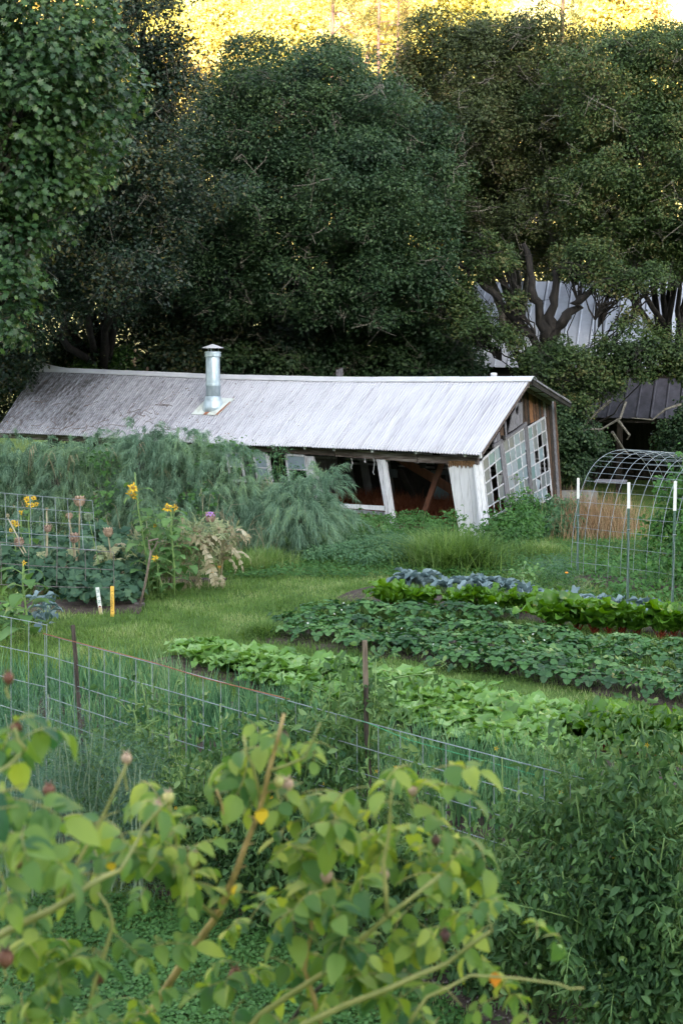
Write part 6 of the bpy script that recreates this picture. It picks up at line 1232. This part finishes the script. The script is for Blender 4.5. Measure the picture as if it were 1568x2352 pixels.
# ------------------------------------------------------------ tomatoes along the fence
def tomato(label, px, top, Y, w_, nst, nleaf, nfol, fruits=0, flowers=3, low=.05, seed=0):
    rg = np.random.default_rng(seed + 900); b = at(px, 2000, Y); root = tag(empty('tomato_plant', (b.x, Y, gz(b.x, Y))), label, 'tomato plant', 'tomato plants along the wire fence'); H = at(px, top, Y).z - root.location.z; pts_all = []
    mb = MB()
    for i in range(nst):
        e = A([rg.uniform(-w_, w_), rg.uniform(-.22, .22), H * rg.uniform(.72, 1.0) if i else H]); p = wob((rg.uniform(-.08, .08), 0, 0), e, 8, .05, rg); mb.tube(p, .012, .005, 5); pts_all += [tuple(q) for q in p[1:]]
        for q in p[2:7]:
            if rg.random() < .7: s_e = A(q) + A([rg.normal() * .16, rg.normal() * .12, rg.uniform(-.02, .2)]); mb.tube(wob(q, s_e, 4, .02, rg), .007, .004, 4, cap=False); pts_all.append(tuple(s_e))
    mb.build('stem', M_STEM, root, smooth=True)['kind'] = 'stuff'
    PA = A(pts_all)
    def where():
        q = PA[rg.integers(len(PA))] + rg.normal(size=3) * A([.07, .07, .06]); q[2] = max(low, q[2]); return q
    for i in range(nleaf): q = where(); q[1] -= .04; put(rp_.choice(TOML), 'leaf', root, tuple(q), rg.uniform(0, 6.28), R(rg.uniform(-25, 20)), rg.uniform(.75, 1.2))
    nfol = int(nfol * 1.7)
    if nfol:
        P = PA[rg.integers(0, len(PA), nfol)] + rg.normal(size=(nfol, 3)) * A([.11, .10, .10]); P[:, 2] = np.maximum(P[:, 2], low); N = rnds(nfol, rg) + A([0, -.3, .5]); D = nrm(rnds(nfol, rg) + A([0, 0, -.9])); S = rg.uniform(.04, .10, nfol)
        o = link('foliage', mesh_np('foliage', *scatter(LEAF6[0], LEAF6[1], frames(D, N, np.stack([S * rg.uniform(.3, .7, nfol), S, S * 1.6], 1)), P)), M_TOM, root); o['kind'] = 'stuff'
    for i in range(fruits):
        q = where(); q[2] = rg.uniform(.25, .75) * H; q[1] -= .15; r = rg.uniform(.022, .036); m_ = MB(); m_.lathe([(r * math.sin(a_) * 1.0 + .0005, -r * .85 * math.cos(a_)) for a_ in (0, .5, 1.0, 1.57, 2.1, 2.6, 3.0)], n=12); put(fit(m_.mesh('tomato', True), M_TOMF), 'tomato', root, tuple(q))
    for i in range(flowers):
        q = where(); q[2] = max(q[2], .6 * H); q[1] -= .08; m_ = MB()
        for k9 in range(5): a_ = k9 * 1.257; m_.add([(0, 0, 0), (.012 * math.cos(a_ - .3), 0, .012 * math.sin(a_ - .3)), (.022 * math.cos(a_), -.004, .022 * math.sin(a_)), (.012 * math.cos(a_ + .3), 0, .012 * math.sin(a_ + .3))], [(0, 1, 2, 3)])
        put(fit(m_.mesh('flower'), M_PET), 'flower', root, tuple(q), rg.uniform(-.5, .5), 0, .9)
    return root
T = [('low tomato plant behind the left stake', 215, 1680, 12.6, .3, 4, 12, 260), ('tomato plant with small yellow flowers right of the left stake', 320, 1660, 12.4, .3, 5, 18, 300), ('tomato plant with one pale shoot above the fence wire', 365, 1580, 12.0, .24, 4, 18, 260), ('tomato plant in the wire mesh left of the rose tip', 455, 1680, 11.6, .3, 5, 22, 380),
     ('tomato plant behind the rose tip', 545, 1620, 11.3, .3, 6, 24, 560), ('tomato plant left of the tall middle stake', 640, 1600, 11.3, .3, 5, 22, 520), ('tall tomato plant hiding the left side of the middle stake', 735, 1545, 11.0, .3, 6, 30, 640), ('tomato plant climbing the middle stake', 838, 1500, 10.9, .22, 6, 30, 560),
     ('tomato plant right of the middle stake', 905, 1730, 10.4, .25, 5, 24, 380), ('low bushy tomato plant under the open fence mesh', 1010, 1900, 10.1, .35, 5, 24, 450), ('low tomato plant with green fruit at the fence middle', 1120, 1900, 9.9, .35, 5, 24, 450),
     ('tomato plant with a thick upright stem in the open mesh', 1150, 1730, 9.95, .15, 3, 14, 80), ('tomato plant with fruit clusters right of the open mesh', 1250, 1800, 9.6, .32, 6, 30, 600), ('tall tomato plant with a thick shoot near the big chard', 1320, 1660, 9.7, .3, 6, 34, 700), ('tall tomato plant with yellow flowers, second from the right picture edge', 1430, 1640, 9.3, .34, 8, 40, 1000),
     ('tallest tomato plant at the right picture edge', 1530, 1600, 9.0, .36, 9, 44, 1200), ('drooping tomato plant with curled leaves at the lower right edge', 1520, 1900, 8.75, .4, 8, 44, 1300), ('drooping tomato plant with curled leaves and a fruit truss near the soil', 1400, 1930, 8.95, .36, 8, 40, 1100),
     ('dark low tomato plant between the rose and the bare soil', 1230, 2030, 9.4, .3, 6, 24, 600), ('dark low tomato plant half hidden behind the rose', 1080, 2010, 9.75, .35, 6, 20, 500), ('tomato plant hidden low behind the rose middle', 900, 1930, 10.2, .4, 6, 22, 700), ('tomato plant with green fruit hidden behind the rose at the stake foot', 790, 1880, 10.6, .36, 6, 22, 700),
     ('dark tomato plant at the left of the rose tip near the soil', 600, 1860, 11.0, .4, 6, 20, 760), ('dark low tomato plant at the fence foot left', 480, 1850, 11.4, .4, 6, 18, 760), ('dark low tomato plant between dill and fence', 370, 1830, 11.9, .4, 6, 16, 700)]
for i, a_ in enumerate(T): tomato(*a_, fruits=[0, 0, 0, 0, 0, 0, 0, 0, 1, 2, 4, 0, 4, 1, 2, 1, 3, 6, 3, 2, 1, 5, 1, 1, 1][i], flowers=[1, 3, 1, 2, 2, 1, 2, 1, 2, 1, 2, 1, 2, 2, 4, 3, 0, 0, 0, 0, 0, 0, 0, 0, 0][i], seed=i)
# dill and fennel at the left
def dill(label, px, top, Y, n, seed, w_=.22):
    rg = np.random.default_rng(seed + 700); b = at(px, 1800, Y); root = tag(empty('dill_plant', (b.x, Y, gz(b.x, Y))), label, 'dill', 'feathery dill plants at the left'); H = at(px, top, Y).z - root.location.z; mb = MB(); PP = []
    for i in range(7):
        p = wob((rg.uniform(-.1, .1), rg.uniform(-.1, .1), 0), (rg.uniform(-w_, w_), rg.uniform(-.2, .2), H * rg.uniform(.75, 1)), 6, .02, rg); mb.tube(p, .009, .005, 5, cap=False); PP += [tuple(q) for q in p[1:]]
    mb.build('stem', M_STEMP, root, smooth=True); PA = A(PP); P = PA[rg.integers(0, len(PA), n)] + rg.normal(size=(n, 3)) * A([.11, .11, .12]); P[:, 2] = np.maximum(P[:, 2], .05)
    D = nrm(rnds(n, rg) + A([0, 0, .3])); S = rg.uniform(.05, .11, n); link('foliage', mesh_np('foliage', *scatter(KITE[0], KITE[1], frames(D, rnds(n, rg), np.stack([np.full(n, .004), S, S], 1)), P)), M_DILL, root)['kind'] = 'stuff'
for i, (l, px, top, Y) in enumerate([('wispy dill at the left picture edge', 10, 1640, 12.1), ('dill plant with pale stems left of the stake', 70, 1600, 12.0), ('dill plant just left of the stake', 125, 1650, 11.9), ('dill plant just right of the stake', 200, 1650, 11.9), ('dill plant between the stake and the tomatoes', 265, 1680, 11.8), ('dill plant with long pale stems above the rosehip', 310, 1730, 11.5), ('low dill plant at the left soil edge', 40, 1760, 11.4)]):
    dill(l, px, top, Y, 3000, i)
mound('parsley_plant', 'dark leafy parsley clump at the fence foot under the dill', 'herbs', [(-20, 1800), (330, 1880), (330, 1930), (-20, 1860)], .45, M_NETTLE, 3000, .06, seed=95, top=.6)
mound('mallow_plant', 'big round leaved mallow in the bottom right corner', 'mallow', [(1500, 2240), (1600, 2240), (1600, 2300), (1500, 2300)], .28, M_WEED, 0, .1, leaves=[outline_leaf('mallow_leaf', PALM, .10, M_WEED, M_STEM, fold=.25, cup=-.15, size=.2, a0=60)], nleaf=16, seed=96)
mound('weed_seedlings', 'small weed seedlings on the bare soil', 'weeds', [(1000, 2200), (1120, 2210), (1180, 2290), (1050, 2290)], .12, M_WEED, 260, .05, seed=97, stems=0)
# ------------------------------------------------------------ climbing rose close to the camera
rb = empty('rose_bush', (-.2, 3.0, gz(-.2, 3.0))); tag(rb, 'blurred rose bush with yellow green leaves and spent hips filling the foreground', 'rose bush'); rl = rb.location
def cpath(pts): return [at(x, y, Y - .12) - rl for x, y, Y in pts]
canes = [([(270, 2420, 2.75), (330, 2352, 2.7), (420, 2210, 2.65), (505, 2095, 2.6), (545, 1995, 2.55), (590, 1880, 2.55), (618, 1770, 2.5), (652, 1640, 2.5)], .0085, .003, M_CANE),
         ([(-80, 2180, 2.2), (0, 2148, 2.2), (120, 2090, 2.2), (210, 2030, 2.2), (275, 2000, 2.25)], .0065, .0035, M_CANEG), ([(275, 2000, 2.25), (300, 1960, 2.28), (330, 1900, 2.3), (385, 1838, 2.3)], .0035, .002, M_CANEG),
         ([(520, 2420, 2.5), (600, 2330, 2.5), (760, 2225, 2.45), (889, 2105, 2.4), (1010, 2010, 2.4)], .0065, .003, M_CANEG), ([(620, 2420, 2.4), (700, 2352, 2.4), (900, 2268, 2.35), (1024, 2215, 2.35), (1124, 2140, 2.3)], .006, .003, M_CANEG),
         ([(735, 2352, 2.5), (700, 2230, 2.5), (715, 2140, 2.5), (712, 2050, 2.5)], .0045, .0025, M_CANE), ([(500, 2110, 2.6), (430, 2060, 2.55), (410, 1960, 2.55), (390, 1850, 2.5)], .004, .002, M_CANEG),
         ([(600, 1870, 2.55), (580, 1760, 2.5), (560, 1690, 2.5)], .003, .002, M_CANEG), ([(620, 1770, 2.5), (700, 1740, 2.45), (735, 1660, 2.45)], .003, .0015, M_CANEG), ([(889, 2105, 2.4), (880, 1980, 2.4), (895, 1880, 2.4), (905, 1790, 2.4)], .004, .002, M_CANEG),
         ([(620, 2420, 2.75), (700, 2300, 2.75), (820, 2190, 2.75)], .005, .0035, M_STAKE), ([(140, 2060, 2.2), (190, 1960, 2.2), (235, 1880, 2.2), (290, 1755, 2.2)], .0032, .0018, M_CANEG), ([(-60, 1800, 2.0), (20, 1760, 2.05), (60, 1720, 2.05), (35, 1670, 2.05)], .003, .0018, M_CANEG),
         ([(940, 2350, 2.3), (980, 2290, 2.3), (1080, 2240, 2.3), (1280, 2260, 2.3), (1340, 2270, 2.3)], .003, .0015, M_CANEG), ([(525, 1910, 2.52), (510, 1850, 2.5), (497, 1812, 2.5)], .0022, .0016, M_CANE), ([(180, 2420, 2.3), (220, 2250, 2.3), (260, 2120, 2.3), (225, 2050, 2.3)], .004, .002, M_CANEG)]
for pts, r0_, r1_2, m_ in canes:
    P = cpath(pts); mb = MB(); S_ = [P[0]]
    for a_, b_2 in zip(P[:-1], P[1:]): S_ += [a_.lerp(b_2, .5) + Vector((rp_.uniform(-.003, .003),) * 3), b_2]
    mb.tube(S_, r0_, r1_2, 8)
    for i in range(len(S_) - 1): q = S_[i]; mb.tube([q, q + Vector((rp_.choice((-1, 1)) * r0_ * 1.9, 0, r0_ * .6))], r0_ * .35, .0004, 4)
    mb.build('cane', m_, rb, smooth=True)
for a_ in ((-.35, 2.9, 0), (.1, 2.95, 0), (.25, 2.9, 0)): MB().tube([Vector((a_[0], a_[1], gz(a_[0], a_[1]) - .02)) - rl, Vector((a_[0] * .9, a_[1] - .1, 3.0)) - rl, at(330 + 300 * (a_[0] + .35), 2420, 2.7) - rl], .012, .009, 7).build('cane', M_CANE, rb, smooth=True)
regions = [([(0, 1790), (60, 1800), (150, 1830), (150, 1900), (60, 2000), (0, 2020)], 16, 1.95, .12), ([(180, 1800), (330, 1800), (390, 1860), (480, 1880), (470, 2000), (330, 1990), (180, 1930)], 24, 2.4, .15),
           ([(60, 1900), (180, 1900), (420, 2010), (520, 2040), (440, 2120), (250, 2060), (60, 2080)], 22, 2.35, .15), ([(515, 1730), (560, 1650), (640, 1640), (650, 1760), (600, 1820), (515, 1790)], 9, 2.5, .06),
           ([(640, 1640), (720, 1610), (800, 1650), (795, 1790), (780, 1910), (640, 1900)], 18, 2.5, .08), ([(830, 1830), (870, 1760), (965, 1760), (1000, 1830), (950, 1860), (870, 1880)], 10, 2.4, .05),
           ([(620, 1930), (830, 1890), (1030, 1870), (1085, 1960), (1050, 2020), (900, 2050), (620, 2070)], 40, 2.45, .12), ([(560, 2050), (900, 2030), (1000, 2060), (1120, 2100), (1100, 2180), (900, 2230), (560, 2200)], 42, 2.45, .15),
           ([(1090, 2080), (1180, 2090), (1270, 2170), (1200, 2190), (1090, 2160)], 7, 2.3, .04), ([(540, 2200), (900, 2200), (1040, 2230), (1000, 2352), (540, 2352)], 34, 2.5, .15), ([(960, 2290), (1080, 2290), (1320, 2280), (1250, 2352), (960, 2352)], 8, 2.3, .05),
           ([(0, 2050), (140, 2080), (180, 2200), (0, 2250)], 12, 2.2, .15), ([(0, 2200), (260, 2190), (300, 2260), (380, 2352), (0, 2352)], 30, 2.3, .2), ([(0, 1570), (20, 1650), (70, 1680), (60, 1740), (0, 1720)], 6, 2.0, .04), ([(260, 2150), (330, 2160), (350, 2200), (270, 2210)], 4, 2.3, .05)]
rgr = np.random.default_rng(3); nl_ = 0
for poly, n, Y, dY in regions:
    for (x, y) in poly_sample(poly, int(n * .85), rgr):
        p = at(x, y - 10, Y + rgr.uniform(-dY, dY)) - rl
        az = rgr.uniform(-1, 1) * 1.5 + (math.pi if rgr.random() < .62 else 0)
        put(ROSEL[rgr.integers(8)], 'leaf', rb, tuple(p), az, R(rgr.uniform(-45, 15)), rgr.uniform(.6, 1.08), R(rgr.uniform(-35, 35))); nl_ += 1
def hip(px, py, Y, r, mat, stalk=.04, tipc=M_DKBR):
    p = at(px, py, Y) - rl; m_ = MB(); m_.lathe([(.0015, -r * 1.3), (r * .7, -r * .8), (r, 0), (r * .8, r * .6), (r * .35, r * .85)], p, 10); h_o = m_.build('rose_hip', mat, rb, smooth=True); s_ = MB()
    for i in range(5): a_ = i * 1.257; d = Vector((math.cos(a_), math.sin(a_), 0)); b = p + Vector((0, 0, r * .8)); s_.add([b + d * r * .2 + Vector((-d.y, d.x, 0)) * r * .25, b + d * r * .2 - Vector((-d.y, d.x, 0)) * r * .25, b + d * r * 1.1 + Vector((0, 0, r * .7))], [(0, 1, 2)])
    s_.build('sepal', tipc, h_o); MB().tube([p - Vector((0, 0, r * 1.2)), p - Vector((.004, 0, stalk * .5)), p - Vector((0, 0, stalk))], .0016, .0018, 5).build('hip_stalk', M_CANEG, h_o)
M_HIPG = noise_mat('hip_green', [(.30, .34, .10), (.45, .36, .16)], 60, .5); M_HIPP = noise_mat('hip_pinkish', [(.30, .18, .13), (.42, .32, .23)], 60, .6); M_HIPR = noise_mat('hip_red_brown', [(.10, .035, .025), (.19, .085, .055)], 60, .6); M_HIPD = noise_mat('hip_dark', [(.04, .02, .02), (.12, .06, .05)], 60, .7)
for (px, py, Y, r, m_, st, tc_) in ((291, 1742, 2.2, .0085, M_HIPP, .05, M_TAN), (387, 1832, 2.3, .010, M_HIPG, .05, M_TAN), (363, 1852, 2.3, .009, M_HIPP, .04, M_TAN), (445, 1972, 2.3, .013, M_HIPG, .04, M_TAN), (113, 1815, 2.2, .010, M_HIPR, .03, M_HIPR), (660, 1802, 2.45, .011, M_HIPP, .03, M_TAN), (640, 1795, 2.4, .009, M_HIPG, .03, M_HIPG), (497, 1812, 2.5, .007, M_HIPD, .03, M_HIPD), (948, 1815, 2.4, .009, M_HIPP, .03, M_HIPD),
        (42, 1975, 2.1, .010, M_HIPR, .03, M_HIPD), (20, 1557, 2.0, .008, M_HIPR, .03, M_HIPR), (38, 1672, 2.0, .009, M_HIPR, .03, M_HIPD), (652, 1692, 2.5, .008, M_HIPD, .03, M_HIPD), (750, 2012, 2.4, .011, M_HIPP, .03, M_HIPR), (540, 2240, 2.4, .012, M_HIPR, .03, M_HIPR), (14, 2200, 2.1, .013, M_HIPR, .03, M_HIPD), (225, 2240, 2.3, .013, M_HIPR, .03, M_PETO), (1000, 1930, 2.4, .008, M_HIPD, .03, M_HIPD), (882, 2010, 2.4, .009, M_HIPP, .03, M_TAN), (200, 2340, 2.2, .010, M_HIPP, .03, M_HIPD), (1020, 2150, 2.35, .010, M_HIPD, .03, M_HIPD), (985, 2050, 2.4, .008, M_HIPP, .03, M_TAN)): hip(px, py, Y, r, m_, st, tc_)
def odd(px, py, Y, l, mat, lab, rot=(0, 0, 0)):
    me_ = MB().add([(0, 0, 0), (l * .35, l * .3, .002), (l * .36, l * .6, .0), (0, l, -.004), (-l * .36, l * .6, 0), (-l * .35, l * .3, .002)], [(0, 1, 2, 3, 4, 5)]).mesh('leaf'); me_.materials.append(mat); o = put(me_, 'leaf', rb, tuple(at(px, py, Y) - rl)); o.rotation_euler = rot; o['label'] = lab
M_YLF = plain('yellow_leaf', (.75, .50, .03)); odd(603, 1855, 2.35, .032, M_YLF, 'single yellow turned leaf', (R(-70), 0, R(20))); odd(1137, 2232, 2.2, .026, M_PETO, 'single orange turned leaf', (R(-80), 0, R(-10))); odd(255, 1980, 2.2, .02, M_YLF, 'single yellow turned leaf', (R(-60), 0, 0))
odd(545, 2030, 2.3, .022, M_YLF, 'single yellow turned leaf', (R(-60), 0, R(60)))
